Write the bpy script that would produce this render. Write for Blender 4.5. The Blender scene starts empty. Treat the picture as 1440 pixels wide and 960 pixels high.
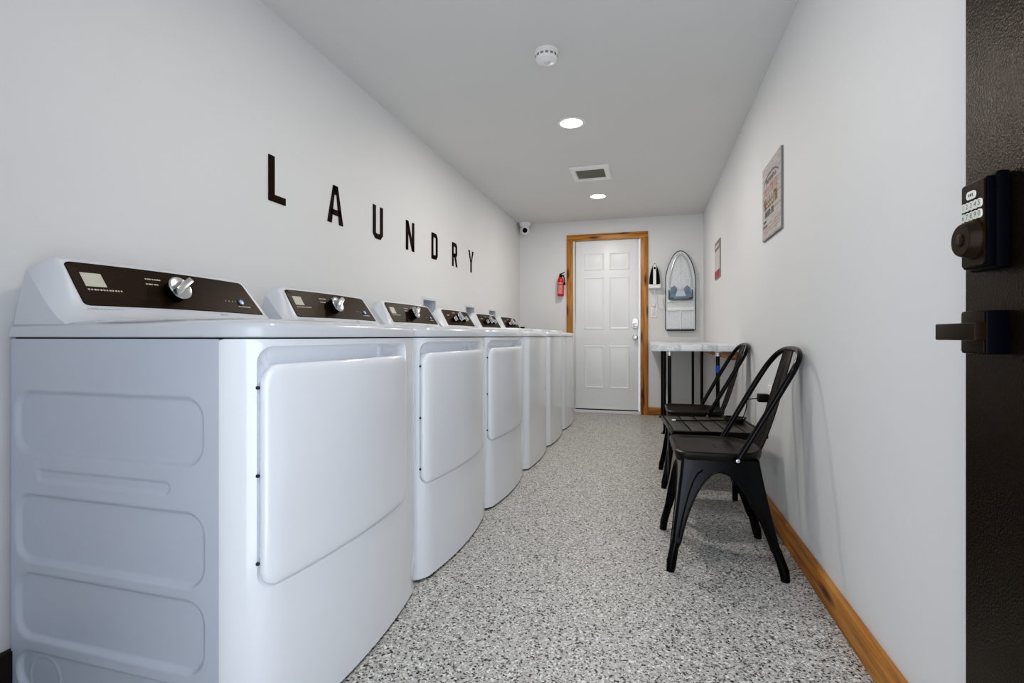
import bpy, bmesh, math, random
from mathutils import Vector, Matrix
random.seed(7)
PI = math.pi
sc = bpy.context.scene
COL = sc.collection

# ---------------------------------------------------------------- dimensions
XL, XR, YB, YF, HC = -1.516, 0.584, 5.86, 0.06, 2.252
CAM_Z = 0.895

# ---------------------------------------------------------------- materials
MATS = {}
def nodes(name):
    m = bpy.data.materials.new(name); m.use_nodes = True
    nt = m.node_tree; nt.nodes.clear()
    out = nt.nodes.new('ShaderNodeOutputMaterial')
    b = nt.nodes.new('ShaderNodeBsdfPrincipled')
    nt.links.new(b.outputs[0], out.inputs[0])
    MATS[name] = m
    return m, nt, b
def N(nt, t, **kw):
    n = nt.nodes.new(t)
    for k, v in kw.items():
        if hasattr(n, k): setattr(n, k, v)
        else: n.inputs[k].default_value = v
    return n
def simple(name, col, rough=0.5, metal=0.0, coat=0.0, noise=0.04, nscale=6.0, bump=0.0, bscale=200.0, spec=0.5, emit=None, es=0):
    m, nt, b = nodes(name)
    b.inputs['Roughness'].default_value = rough
    b.inputs['Metallic'].default_value = metal
    b.inputs['Coat Weight'].default_value = coat
    b.inputs['Coat Roughness'].default_value = 0.08
    b.inputs['Specular IOR Level'].default_value = spec
    tc = N(nt, 'ShaderNodeTexCoord')
    nz = N(nt, 'ShaderNodeTexNoise'); nz.inputs['Scale'].default_value = nscale; nz.inputs['Detail'].default_value = 4
    nt.links.new(tc.outputs['Object'], nz.inputs['Vector'])
    r = N(nt, 'ShaderNodeValToRGB')
    c = Vector(col)
    r.color_ramp.elements[0].position = 0.3; r.color_ramp.elements[1].position = 0.7
    r.color_ramp.elements[0].color = (*(c * (1 - noise)), 1)
    r.color_ramp.elements[1].color = (*[min(1, x) for x in c * (1 + noise)], 1)
    nt.links.new(nz.outputs['Fac'], r.inputs[0]); nt.links.new(r.outputs[0], b.inputs['Base Color'])
    if bump:
        n2 = N(nt, 'ShaderNodeTexNoise'); n2.inputs['Scale'].default_value = bscale; n2.inputs['Detail'].default_value = 3
        nt.links.new(tc.outputs['Object'], n2.inputs['Vector'])
        bp = N(nt, 'ShaderNodeBump'); bp.inputs['Strength'].default_value = bump; bp.inputs['Distance'].default_value = 0.002
        nt.links.new(n2.outputs['Fac'], bp.inputs['Height']); nt.links.new(bp.outputs[0], b.inputs['Normal'])
    if emit:
        b.inputs['Emission Color'].default_value = (*emit, 1); b.inputs['Emission Strength'].default_value = es
    return m

M_wall = simple('wall_paint', (0.76, 0.765, 0.77), 0.6, noise=0.012, nscale=2, bump=0.12, bscale=160)
M_ceil = simple('ceiling_paint', (0.70, 0.70, 0.69), 0.8, noise=0.01, nscale=2, bump=0.1, bscale=160)
M_enamel = simple('white_enamel', (0.85, 0.88, 0.93), 0.14, coat=0.3, noise=0.008, nscale=3)
M_enamel_shaded = simple('white_enamel_shaded_side', (0.56, 0.60, 0.69), 0.38, noise=0.02, nscale=2.5, bump=0.08, bscale=700)  # cabinet copy of the enamel, its side shade mixed in as darker grey-blue
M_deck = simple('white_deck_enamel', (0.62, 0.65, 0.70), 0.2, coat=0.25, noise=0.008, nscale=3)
M_plastic = simple('white_plastic', (0.68, 0.71, 0.76), 0.36, noise=0.008)
M_whitepaint = simple('white_door_paint', (0.86, 0.88, 0.90), 0.35, noise=0.01, nscale=3)
M_whitetrim = simple('white_fixture', (0.85, 0.85, 0.84), 0.4, noise=0.01)
M_blackplastic = simple('black_plastic', (0.003, 0.003, 0.0035), 0.35, noise=0.1, spec=0.12)
M_rubber = simple('dark_rubber', (0.006, 0.006, 0.006), 0.8, noise=0.1, spec=0.15)
M_gap = simple('dark_gap', (0.03, 0.033, 0.04), 0.8, noise=0.05)
M_blackmetal = simple('black_metal', (0.002, 0.002, 0.0025), 0.20, noise=0.1, spec=0.24, bump=0.03, bscale=500)
M_seatmetal = simple('brown_black_seat_metal', (0.013, 0.0095, 0.006), 0.36, noise=0.35, nscale=9, spec=0.28)  # browner, more mottled black than the leg metal
M_chrome = simple('brushed_silver', (0.62, 0.62, 0.63), 0.25, metal=1.0, noise=0.05, nscale=40)
M_silver = simple('satin_nickel', (0.70, 0.70, 0.70), 0.3, metal=0.9, noise=0.03)
M_red = simple('red_cylinder_paint', (0.62, 0.012, 0.018), 0.25, coat=0.5, noise=0.05)
M_redlabel = simple('extinguisher_label', (0.72, 0.25, 0.22), 0.5, noise=0.25, nscale=60)
M_letter = simple('dark_rust_metal', (0.016, 0.005, 0.002), 0.7, noise=0.35, nscale=14, spec=0.15)
M_bronze = simple('dark_bronze_hardware', (0.018, 0.010, 0.0045), 0.36, noise=0.15, nscale=30, spec=0.15)
M_blackedge = simple('black_lock_edge', (0.002, 0.0026, 0.005), 0.3, noise=0.1, spec=0.12)
M_key = simple('cream_keys', (0.72, 0.72, 0.66), 0.4, noise=0.02)
M_print = simple('dark_print', (0.05, 0.05, 0.05), 0.6, noise=0.05)
M_lightprint = simple('pale_print', (0.62, 0.57, 0.47), 0.6, noise=0.08, nscale=200)
M_greyprint = simple('grey_print', (0.42, 0.44, 0.48), 0.6, noise=0.05, nscale=200)
M_sticker = simple('cream_sticker', (0.60, 0.56, 0.48), 0.6, noise=0.05, nscale=60)
M_blue = simple('blue_button', (0.20, 0.36, 0.75), 0.25, noise=0.1, nscale=40, emit=(0.25, 0.42, 0.85), es=0.12)
M_bluetape = simple('blue_tape', (0.03, 0.13, 0.62), 0.6, noise=0.08)
M_bluegrey = simple('blue_grey_plastic', (0.16, 0.225, 0.30), 0.45, noise=0.12, nscale=12)
M_paleblue = simple('pale_blue_plastic', (0.50, 0.58, 0.66), 0.45, noise=0.05)
M_lens = simple('lamp_diffuser', (1, 1, 1), 0.5, noise=0, emit=(1.0, 0.95, 0.86), es=9)
M_ventin = simple('vent_grille_grey', (0.20, 0.20, 0.165), 0.7, noise=0.1)
M_canvas_edge = simple('sign_edge_grey', (0.22, 0.22, 0.21), 0.7, noise=0.1)
M_rim = simple('dark_grey_metal', (0.09, 0.095, 0.10), 0.35, metal=0.6, noise=0.1)

def wood(name, axis, c1, c2, dark, scale=1.0, rough=0.42):
    m, nt, b = nodes(name)
    tc = N(nt, 'ShaderNodeTexCoord')
    mp = N(nt, 'ShaderNodeMapping')
    s = [38.0, 38.0, 38.0]; s['XYZ'.index(axis)] = 2.4
    mp.inputs['Scale'].default_value = s
    nt.links.new(tc.outputs['Object'], mp.inputs['Vector'])
    nz = N(nt, 'ShaderNodeTexNoise'); nz.inputs['Scale'].default_value = 1.0 * scale; nz.inputs['Detail'].default_value = 6; nz.inputs['Distortion'].default_value = 0.7
    nt.links.new(mp.outputs[0], nz.inputs['Vector'])
    r = N(nt, 'ShaderNodeValToRGB'); cr = r.color_ramp
    cr.elements[0].position = 0.30; cr.elements[0].color = (*dark, 1)
    cr.elements[1].position = 0.72; cr.elements[1].color = (*c2, 1)
    e = cr.elements.new(0.47); e.color = (*c1, 1)
    nt.links.new(nz.outputs['Fac'], r.inputs[0])
    # knots: a 2D cell pattern in the plane of the board face
    sp = N(nt, 'ShaderNodeSeparateXYZ'); nt.links.new(tc.outputs['Object'], sp.inputs[0])
    cb = N(nt, 'ShaderNodeCombineXYZ')
    al = 'XYZ'.index(axis); ac = 0 if axis == 'Z' else 2
    for src, mul, dst in ((ac, 8.5, 0), (al, 2.1, 1)):
        mm = N(nt, 'ShaderNodeMath'); mm.operation = 'MULTIPLY'; mm.inputs[1].default_value = mul
        nt.links.new(sp.outputs[src], mm.inputs[0]); nt.links.new(mm.outputs[0], cb.inputs[dst])
    vo = N(nt, 'ShaderNodeTexVoronoi'); vo.voronoi_dimensions = '2D'; vo.inputs['Scale'].default_value = 1.0
    nt.links.new(cb.outputs[0], vo.inputs['Vector'])
    r2 = N(nt, 'ShaderNodeValToRGB'); r2.color_ramp.elements[0].position = 0.05; r2.color_ramp.elements[1].position = 0.20
    r2.color_ramp.elements[0].color = (1, 1, 1, 1); r2.color_ramp.elements[1].color = (0, 0, 0, 1)
    nt.links.new(vo.outputs['Distance'], r2.inputs[0])
    mx = N(nt, 'ShaderNodeMix'); mx.data_type = 'RGBA'
    nt.links.new(r2.outputs[0], mx.inputs[0]); nt.links.new(r.outputs[0], mx.inputs[6])
    mx.inputs[7].default_value = (dark[0] * .55, dark[1] * .45, dark[2] * .4, 1)
    nt.links.new(mx.outputs[2], b.inputs['Base Color'])
    b.inputs['Roughness'].default_value = rough
    return m
W1, W2, WD = (0.42, 0.170, 0.028), (0.58, 0.275, 0.062), (0.15, 0.042, 0.008)
M_wood_z = wood('stained_pine_upright', 'Z', W1, W2, WD)
M_wood_x = wood('stained_pine_header', 'X', W1, W2, WD)
M_wood_y = wood('stained_pine_board', 'Y', W1, W2, WD)
M_wood_shaded = wood('pine_board_painted_shade', 'Y', (0.012, 0.004, 0.002), (0.03, 0.008, 0.003), (0.005, 0.002, 0.001))  # pine mixed near-black: the shade behind the machines is in the colour
M_plank = wood('black_stained_plank', 'Y', (0.040, 0.033, 0.026), (0.055, 0.046, 0.036), (0.026, 0.02, 0.016), rough=0.4)

def floor_mat():
    m, nt, b = nodes('flake_floor')
    tc = N(nt, 'ShaderNodeTexCoord')
    def vor(scale, stops):
        v = N(nt, 'ShaderNodeTexVoronoi'); v.inputs['Scale'].default_value = scale
        nt.links.new(tc.outputs['Object'], v.inputs['Vector'])
        sp = N(nt, 'ShaderNodeSeparateColor'); nt.links.new(v.outputs['Color'], sp.inputs[0])
        r = N(nt, 'ShaderNodeValToRGB'); r.color_ramp.interpolation = 'CONSTANT'
        while len(r.color_ramp.elements) > 1: r.color_ramp.elements.remove(r.color_ramp.elements[0])
        r.color_ramp.elements[0].position = 0; r.color_ramp.elements[0].color = (*stops[0][1], 1)
        for p, c in stops[1:]:
            e = r.color_ramp.elements.new(p); e.color = (*c, 1)
        nt.links.new(sp.outputs[0], r.inputs[0])
        return r, sp
    a, s1 = vor(235, [(0, (0.02, 0.02, 0.02)), (0.055, (0.14, 0.135, 0.125)), (0.17, (0.39, 0.375, 0.352)), (0.42, (0.49, 0.475, 0.45)), (0.68, (0.58, 0.57, 0.55)), (0.88, (0.76, 0.76, 0.74))])
    c, s2 = vor(165, [(0, (0.015, 0.015, 0.015)), (0.16, (0.13, 0.12, 0.115)), (0.28, (0.40, 0.385, 0.36)), (0.60, (0.58, 0.575, 0.55)), (0.84, (0.82, 0.82, 0.80))])
    mx = N(nt, 'ShaderNodeMix'); mx.data_type = 'RGBA'
    th = N(nt, 'ShaderNodeMath'); th.operation = 'GREATER_THAN'; th.inputs[1].default_value = 0.66
    nt.links.new(s2.outputs[1], th.inputs[0]); nt.links.new(th.outputs[0], mx.inputs[0])
    nt.links.new(a.outputs[0], mx.inputs[6]); nt.links.new(c.outputs[0], mx.inputs[7])
    nt.links.new(mx.outputs[2], b.inputs['Base Color'])
    b.inputs['Roughness'].default_value = 0.42
    bp = N(nt, 'ShaderNodeBump'); bp.inputs['Strength'].default_value = 0.15; bp.inputs['Distance'].default_value = 0.001
    nt.links.new(s1.outputs[2], bp.inputs['Height']); nt.links.new(bp.outputs[0], b.inputs['Normal'])
    return m
M_floor = floor_mat()

def marble_mat():
    m, nt, b = nodes('white_marble')
    tc = N(nt, 'ShaderNodeTexCoord')
    nz = N(nt, 'ShaderNodeTexNoise'); nz.inputs['Scale'].default_value = 5; nz.inputs['Detail'].default_value = 8; nz.inputs['Distortion'].default_value = 1.6
    nt.links.new(tc.outputs['Object'], nz.inputs['Vector'])
    r = N(nt, 'ShaderNodeValToRGB'); cr = r.color_ramp
    cr.elements[0].position = 0.40; cr.elements[0].color = (0.80, 0.81, 0.82, 1)
    cr.elements[1].position = 0.60; cr.elements[1].color = (0.80, 0.81, 0.82, 1)
    e = cr.elements.new(0.50); e.color = (0.50, 0.53, 0.56, 1)
    nt.links.new(nz.outputs['Fac'], r.inputs[0]); nt.links.new(r.outputs[0], b.inputs['Base Color'])
    b.inputs['Roughness'].default_value = 0.25
    return m
M_marble = marble_mat()

def panel_mat():
    # dark brown brushed fascia of the control panels
    m, nt, b = nodes('brown_fascia')
    tc = N(nt, 'ShaderNodeTexCoord'); mp = N(nt, 'ShaderNodeMapping'); mp.inputs['Scale'].default_value = (60, 2, 60)
    nt.links.new(tc.outputs['Object'], mp.inputs['Vector'])
    nz = N(nt, 'ShaderNodeTexNoise'); nz.inputs['Scale'].default_value = 3; nz.inputs['Detail'].default_value = 4
    nt.links.new(mp.outputs[0], nz.inputs['Vector'])
    r = N(nt, 'ShaderNodeValToRGB')
    r.color_ramp.elements[0].color = (0.016, 0.0085, 0.0035, 1); r.color_ramp.elements[1].color = (0.034, 0.018, 0.0075, 1)
    nt.links.new(nz.outputs['Fac'], r.inputs[0]); nt.links.new(r.outputs[0], b.inputs['Base Color'])
    b.inputs['Roughness'].default_value = 0.4; b.inputs['Specular IOR Level'].default_value = 0.15
    return m
M_fascia = panel_mat()

def hammered_mat():
    m, nt, b = nodes('hammered_brown_door')
    b.inputs['Base Color'].default_value = (0.0120, 0.0065, 0.0028, 1); b.inputs['Roughness'].default_value = 0.30; b.inputs['Specular IOR Level'].default_value = 0.15; b.inputs['Specular Tint'].default_value = (1.0, 0.70, 0.42, 1)
    tc = N(nt, 'ShaderNodeTexCoord')
    v = N(nt, 'ShaderNodeTexNoise'); v.inputs['Scale'].default_value = 260; v.inputs['Detail'].default_value = 2.5
    nt.links.new(tc.outputs['Object'], v.inputs['Vector'])
    bp = N(nt, 'ShaderNodeBump'); bp.inputs['Strength'].default_value = 0.4; bp.inputs['Distance'].default_value = 0.003
    nt.links.new(v.outputs['Fac'], bp.inputs['Height']); nt.links.new(bp.outputs[0], b.inputs['Normal'])
    return m
M_hammer = hammered_mat()

def mesh_board_mat():
    # pale expanded-metal ironing board underside
    m, nt, b = nodes('perforated_grey_metal')
    tc = N(nt, 'ShaderNodeTexCoord')
    v = N(nt, 'ShaderNodeTexVoronoi'); v.inputs['Scale'].default_value = 110
    nt.links.new(tc.outputs['Object'], v.inputs['Vector'])
    r = N(nt, 'ShaderNodeValToRGB'); r.color_ramp.elements[0].position = 0.2; r.color_ramp.elements[1].position = 0.45
    r.color_ramp.elements[0].color = (0.48, 0.51, 0.54, 1); r.color_ramp.elements[1].color = (0.70, 0.72, 0.74, 1)
    nt.links.new(v.outputs['Distance'], r.inputs[0]); nt.links.new(r.outputs[0], b.inputs['Base Color'])
    b.inputs['Roughness'].default_value = 0.4; b.inputs['Metallic'].default_value = 0.25
    return m
M_board = mesh_board_mat()

def sign_mat():
    # white-washed planks: grain lines along Y, plank joints across Z
    m, nt, b = nodes('whitewashed_planks')
    tc = N(nt, 'ShaderNodeTexCoord'); sp = N(nt, 'ShaderNodeSeparateXYZ')
    nt.links.new(tc.outputs['Object'], sp.inputs[0])
    mu = N(nt, 'ShaderNodeMath'); mu.operation = 'MULTIPLY'; mu.inputs[1].default_value = 16.5
    nt.links.new(sp.outputs[2], mu.inputs[0])
    fr = N(nt, 'ShaderNodeMath'); fr.operation = 'FRACT'; nt.links.new(mu.outputs[0], fr.inputs[0])
    r = N(nt, 'ShaderNodeValToRGB'); cr = r.color_ramp
    cr.elements[0].position = 0.0; cr.elements[0].color = (0.22, 0.22, 0.23, 1)
    cr.elements[1].position = 0.07; cr.elements[1].color = (1, 1, 1, 1)
    nt.links.new(fr.outputs[0], r.inputs[0])
    mp = N(nt, 'ShaderNodeMapping'); mp.inputs['Scale'].default_value = (1, 8, 60)
    nt.links.new(tc.outputs['Object'], mp.inputs['Vector'])
    nz = N(nt, 'ShaderNodeTexNoise'); nz.inputs['Scale'].default_value = 2; nz.inputs['Detail'].default_value = 5
    nt.links.new(mp.outputs[0], nz.inputs['Vector'])
    r2 = N(nt, 'ShaderNodeValToRGB'); r2.color_ramp.elements[0].position = 0.3; r2.color_ramp.elements[1].position = 0.7
    r2.color_ramp.elements[0].color = (0.36, 0.31, 0.30, 1); r2.color_ramp.elements[1].color = (0.62, 0.58, 0.56, 1)
    nt.links.new(nz.outputs['Fac'], r2.inputs[0])
    mx = N(nt, 'ShaderNodeMix'); mx.data_type = 'RGBA'; mx.blend_type = 'MULTIPLY'; mx.inputs[0].default_value = 1
    nt.links.new(r2.outputs[0], mx.inputs[6]); nt.links.new(r.outputs[0], mx.inputs[7])
    nt.links.new(mx.outputs[2], b.inputs['Base Color']); b.inputs['Roughness'].default_value = 0.8
    return m
M_sign = sign_mat()
M_signtan = simple('sign_tan_ink', (0.26, 0.17, 0.075), 0.8, noise=0.2, nscale=60)
M_signpink = simple('sign_faded_red_ink', (0.50, 0.27, 0.23), 0.8, noise=0.15, nscale=60)
M_signgrey = simple('sign_grey_ink', (0.15, 0.15, 0.145), 0.8, noise=0.2, nscale=60)
M_signpaper = simple('notice_paper', (0.56, 0.55, 0.52), 0.7, noise=0.03)
M_signred = simple('notice_red_ink', (0.40, 0.045, 0.06), 0.7, noise=0.2, nscale=40)

# ---------------------------------------------------------------- mesh builder
class MB:
    def __init__(s): s.v = []; s.f = []; s.m = []
    def add(s, vs, fs, mi=0):
        b = len(s.v); s.v += [Vector(v) for v in vs]
        s.f += [tuple(b + i for i in f) for f in fs]; s.m += [mi] * len(fs)
        return s
    def bm(s, bm, mi=0):
        bm.verts.index_update()
        s.add([v.co.copy() for v in bm.verts], [[v.index for v in f.verts] for f in bm.faces], mi); bm.free()
    def box(s, x0, x1, y0, y1, z0, z1, bev=0.0, seg=2, mi=0, mat=None):
        bm = bmesh.new(); bmesh.ops.create_cube(bm, size=1)
        for v in bm.verts:
            v.co = Vector(((x0 + x1) / 2 + v.co.x * (x1 - x0), (y0 + y1) / 2 + v.co.y * (y1 - y0), (z0 + z1) / 2 + v.co.z * (z1 - z0)))
        if bev: bmesh.ops.bevel(bm, geom=bm.edges[:], offset=bev, segments=seg, affect='EDGES', profile=0.6)
        if mat: bmesh.ops.transform(bm, matrix=mat, verts=bm.verts)
        s.bm(bm, mi); return s
    def grid(s, fn, nu, nv, mi=0, closed_u=False):
        vs = [fn(i / nu, j / nv) for j in range(nv + 1) for i in range(nu + (0 if closed_u else 1))]
        w = nu if closed_u else nu + 1
        fs = []
        for j in range(nv):
            for i in range(nu):
                a = j * w + i; b = j * w + (i + 1) % w
                fs.append((a, b, b + w, a + w))
        s.add(vs, fs, mi); return s
    def tube(s, pts, r, n=10, mi=0, cap=True):
        pts = [Vector(p) for p in pts]; rs = r if isinstance(r, (list, tuple)) else [r] * len(pts)
        t0 = (pts[1] - pts[0]).normalized()
        up = Vector((0, 0, 1)) if abs(t0.z) < 0.9 else Vector((1, 0, 0))
        nrm = t0.cross(up).normalized(); vs = []
        for i, p in enumerate(pts):
            t = ((pts[min(i + 1, len(pts) - 1)] - pts[max(i - 1, 0)])).normalized()
            nrm = (nrm - t * nrm.dot(t)).normalized(); b = t.cross(nrm)
            for k in range(n):
                a = 2 * PI * k / n; vs.append(p + (nrm * math.cos(a) + b * math.sin(a)) * rs[i])
        fs = [(i * n + k, i * n + (k + 1) % n, (i + 1) * n + (k + 1) % n, (i + 1) * n + k) for i in range(len(pts) - 1) for k in range(n)]
        if cap: fs += [tuple(range(n))[::-1], tuple((len(pts) - 1) * n + k for k in range(n))]
        s.add(vs, fs, mi); return s
    def lathe(s, prof, org=(0, 0, 0), axis='Z', n=32, mi=0, mat=None):
        # prof: (radius, height) pairs
        vs = []
        for r, h in prof:
            for k in range(n):
                a = 2 * PI * k / n; p = (r * math.cos(a), r * math.sin(a), h)
                if axis == 'X': p = (p[2], p[0], p[1])
                if axis == 'Y': p = (p[1], p[2], p[0])
                p = Vector(p)
                if mat: p = mat @ p
                vs.append(p + Vector(org))
        L = len(prof)
        fs = [(i * n + k, i * n + (k + 1) % n, (i + 1) * n + (k + 1) % n, (i + 1) * n + k) for i in range(L - 1) for k in range(n)]
        if prof[0][0] > 1e-6: fs.append(tuple(range(n))[::-1])
        if prof[-1][0] > 1e-6: fs.append(tuple((L - 1) * n + k for k in range(n)))
        s.add(vs, fs, mi); return s
    def prism(s, poly, fn0, fn1, mi=0):
        # poly: 2D points, fn0/fn1 map a 2D point to the two faces
        n = len(poly)
        s.add([fn0(*p) for p in poly] + [fn1(*p) for p in poly],
              [tuple(range(n))[::-1], tuple(range(n, 2 * n))] + [(i, (i + 1) % n, n + (i + 1) % n, n + i) for i in range(n)], mi)
        return s
    def rings(s, loops, cap0=False, cap1=True, mi=0):
        n = len(loops[0]); vs = [p for l in loops for p in l]
        fs = [(i * n + k, i * n + (k + 1) % n, (i + 1) * n + (k + 1) % n, (i + 1) * n + k) for i in range(len(loops) - 1) for k in range(n)]
        if cap0: fs.append(tuple(range(n))[::-1])
        if cap1: fs.append(tuple((len(loops) - 1) * n + k for k in range(n)))
        s.add(vs, fs, mi); return s
    def build(s, name, mats, parent=None, smooth=35, loc=None):
        me = bpy.data.meshes.new(name); me.from_pydata(s.v, [], s.f)
        if not isinstance(mats, (list, tuple)): mats = [mats]
        for m in mats: me.materials.append(m)
        me.polygons.foreach_set('material_index', s.m)
        bm = bmesh.new(); bm.from_mesh(me)
        bmesh.ops.remove_doubles(bm, verts=bm.verts, dist=1e-6)
        bmesh.ops.recalc_face_normals(bm, faces=bm.faces)
        ang = math.radians(smooth)
        for f in bm.faces: f.smooth = smooth > 0
        for e in bm.edges:
            if len(e.link_faces) == 2: e.smooth = e.calc_face_angle(0) < ang
        bm.to_mesh(me); bm.free(); me.update()
        o = bpy.data.objects.new(name, me); COL.objects.link(o)
        if loc: o.location = loc
        if parent: o.parent = parent
        return o

def tag(o, label=None, cat=None, group=None, kind=None):
    if label: o['label'] = label
    if cat: o['category'] = cat
    if group: o['group'] = group
    if kind: o['kind'] = kind
    return o
def thing(name, label, cat, loc=(0, 0, 0), rz=0.0, group=None):
    o = bpy.data.objects.new(name, None); COL.objects.link(o)
    o.location = loc; o.rotation_euler = (0, 0, rz); o.empty_display_size = 0.1
    return tag(o, label, cat, group)
def copy_tree(o, parent=None):
    c = o.copy(); COL.objects.link(c)
    if parent: c.parent = parent
    for ch in list(o.children): copy_tree(ch, c)
    return c
def struct(name, mb, m, label=None, parent=None, smooth=0):
    o = mb.build(name, m, parent, smooth)
    if not parent: o['kind'] = 'structure'
    if label: o['label'] = label
    return o
def smooth_path(ps, n=8):
    ps = [Vector(p) for p in ps]; out = []
    for i in range(len(ps) - 1):
        p0, p1, p2, p3 = ps[max(i - 1, 0)], ps[i], ps[i + 1], ps[min(i + 2, len(ps) - 1)]
        for k in range(n):
            t = k / n
            out.append(0.5 * ((2 * p1) + (-p0 + p2) * t + (2 * p0 - 5 * p1 + 4 * p2 - p3) * t * t + (-p0 + 3 * p1 - 3 * p2 + p3) * t ** 3))
    out.append(ps[-1]); return out
def rrect(u0, u1, v0, v1, r, nc=8, ns=20):
    rs = r if isinstance(r, (list, tuple)) else [r] * 4
    pts = []
    C = [(u1 - rs[0], v1 - rs[0], 0), (u0 + rs[1], v1 - rs[1], 90), (u0 + rs[2], v0 + rs[2], 180), (u1 - rs[3], v0 + rs[3], 270)]
    for q in range(4):
        cx, cy, a0 = C[q]
        arc = [(cx + rs[q] * math.cos(math.radians(a0 + 90 * k / nc)), cy + rs[q] * math.sin(math.radians(a0 + 90 * k / nc))) for k in range(nc + 1)]
        pts += arc
        nx, ny, na = C[(q + 1) % 4]
        e = (nx + rs[(q + 1) % 4] * math.cos(math.radians(na)), ny + rs[(q + 1) % 4] * math.sin(math.radians(na)))
        a = arc[-1]
        pts += [(a[0] + (e[0] - a[0]) * k / ns, a[1] + (e[1] - a[1]) * k / ns) for k in range(1, ns)]
    return pts
def sstep(a, b, x):
    t = max(0.0, min(1.0, (x - a) / (b - a))); return t * t * (3 - 2 * t)
def text_mesh(txt, size):
    cu = bpy.data.curves.new('txt', 'FONT'); cu.body = txt; cu.size = size; cu.align_x = 'CENTER'; cu.align_y = 'CENTER'
    o = bpy.data.objects.new('txt', cu); COL.objects.link(o)
    dg = bpy.context.evaluated_depsgraph_get(); ev = o.evaluated_get(dg); me = ev.to_mesh()
    vs = [(v.co.x, v.co.y) for v in me.vertices]; fs = [tuple(p.vertices) for p in me.polygons]
    ev.to_mesh_clear(); bpy.data.objects.remove(o); bpy.data.curves.remove(cu)
    return vs, fs

# ================================================================ SETTING
T = 0.12
struct('floor', MB().box(XL - T, XR + T, YF, YB + T, -0.1, 0.0), M_floor, 'grey, white and black speckled flake-coated floor')
struct('ceiling', MB().box(XL - T, XR + T, YF, YB + T, HC, HC + 0.1), M_ceil, 'flat pale grey ceiling')
# wash boxes are recessed in the left wall, so the wall has openings there
BOXES = [(3.165, 3.375, 1.03, 1.155), (4.005, 4.215, 1.03, 1.152), (4.645, 4.855, 1.03, 1.152)]
wl = MB(); y = YF
for (a, b, c, d) in BOXES:
    wl.box(XL - T, XL, y, a, 0, HC); wl.box(XL - T, XL, a, b, 0, c); wl.box(XL - T, XL, a, b, d, HC); y = b
wl.box(XL - T, XL, y, YB, 0, HC)
struct('wall_left', wl, M_wall, 'long off-white wall behind the machines')
struct('wall_right', MB().box(XR, XR + T, YF, YB, 0, HC), M_wall, 'plain off-white wall behind the chairs')
wf = MB(); wf.box(XL - T, -0.46, YF - T, YF, 0, HC); wf.box(0.53, XR + T, YF - T, YF, 0, HC); wf.box(-0.46, 0.53, YF - T, YF, 2.06, HC)
struct('wall_front', wf, M_wall, 'entrance wall round the open doorway')
DX0, DX1, DZ = -0.862, -0.086, 2.040        # opening in the back wall
wb = MB(); wb.box(XL - T, DX0, YB, YB + T, 0, HC); wb.box(DX1, XR + T, YB, YB + T, 0, HC); wb.box(DX0, DX1, YB, YB + T, DZ, HC)
struct('wall_back', wb, M_wall, 'short off-white end wall with the white door')
struct('baseboard_right', MB().box(XR - 0.023, XR - 0.0005, YF, YB - 0.0005, 0, 0.089, 0.003), M_wood_y, 'orange stained pine baseboard below the right wall', smooth=30)
struct('baseboard_left', MB().box(XL + 0.0005, XL + 0.021, YF, YB - 0.03, 0, 0.128, 0.003), M_wood_shaded, 'pine baseboard behind the machines, shade painted into its near-black colour', smooth=30)
bb = MB(); bb.box(-0.004, XR - 0.024, YB - 0.021, YB - 0.0005, 0, 0.089, 0.003)
struct('baseboard_back', bb, M_wood_x, 'stained pine baseboard right of the white door', smooth=30)
# wood casing round the back door
CX0, CX1, CZ = -0.937, -0.008, 2.089
struct('trim_1', MB().box(CX0, DX0 - 0.0, YB - 0.02, YB - 0.0005, 0, CZ - 0.076, 0.003), M_wood_z, 'left upright of the stained pine door casing', smooth=30)
struct('trim_2', MB().box(DX1 + 0.0, CX1, YB - 0.02, YB - 0.0005, 0, CZ - 0.076, 0.003), M_wood_z, 'right upright of the stained pine door casing', smooth=30)
struct('trim_3', MB().box(CX0, CX1, YB - 0.021, YB - 0.0005, CZ - 0.0755, CZ, 0.003), M_wood_x, 'top board of the stained pine door casing', smooth=30)
# white jamb and threshold
jb = MB()
jb.box(DX0, DX0 + 0.022, YB - 0.012, YB + 0.11, 0, DZ, 0.002); jb.box(DX1 - 0.018, DX1, YB - 0.012, YB + 0.11, 0, DZ, 0.002)
jb.box(DX0 + 0.022, DX1 - 0.018, YB - 0.012, YB + 0.11, DZ - 0.022, DZ, 0.002); jb.box(DX0 + 0.022, DX1 - 0.018, YB - 0.03, YB + 0.1, 0, 0.03, 0.004)
struct('trim_4', jb, M_wall, 'white door jamb and threshold', smooth=30)
# white six-panel door
d1 = MB(); SX0, SX1, SY = DX0 + 0.025, DX1 - 0.021, YB + 0.012
d1.box(SX0, SX1, SY, SY + 0.045, 0.044, DZ - 0.026, 0.003)
for (za, zb) in ((1.665, 1.865), (0.975, 1.585), (0.285, 0.785)):
    for (xa, xb) in ((SX0 + 0.105, SX0 + 0.335), (SX1 - 0.335, SX1 - 0.105)):
        lp = []
        for ins, h in ((0, 0.0), (0.010, 0.006), (0.020, 0.001), (0.036, 0.001), (0.055, 0.006)):
            lp.append([(u, SY - h, v) for u, v in ((xa + ins, za + ins), (xb - ins, za + ins), (xb - ins, zb - ins), (xa + ins, zb - ins))])
        d1.rings(lp)
door1 = struct('door_1', d1, M_whitepaint, 'white six-panel door in the end wall', smooth=20)
sw = MB(); sw.box(SX0 + 0.002, SX1 - 0.002, SY + 0.004, SY + 0.04, 0.031, 0.0435)
sw.build('door_sweep', M_gap, door1)
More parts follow.
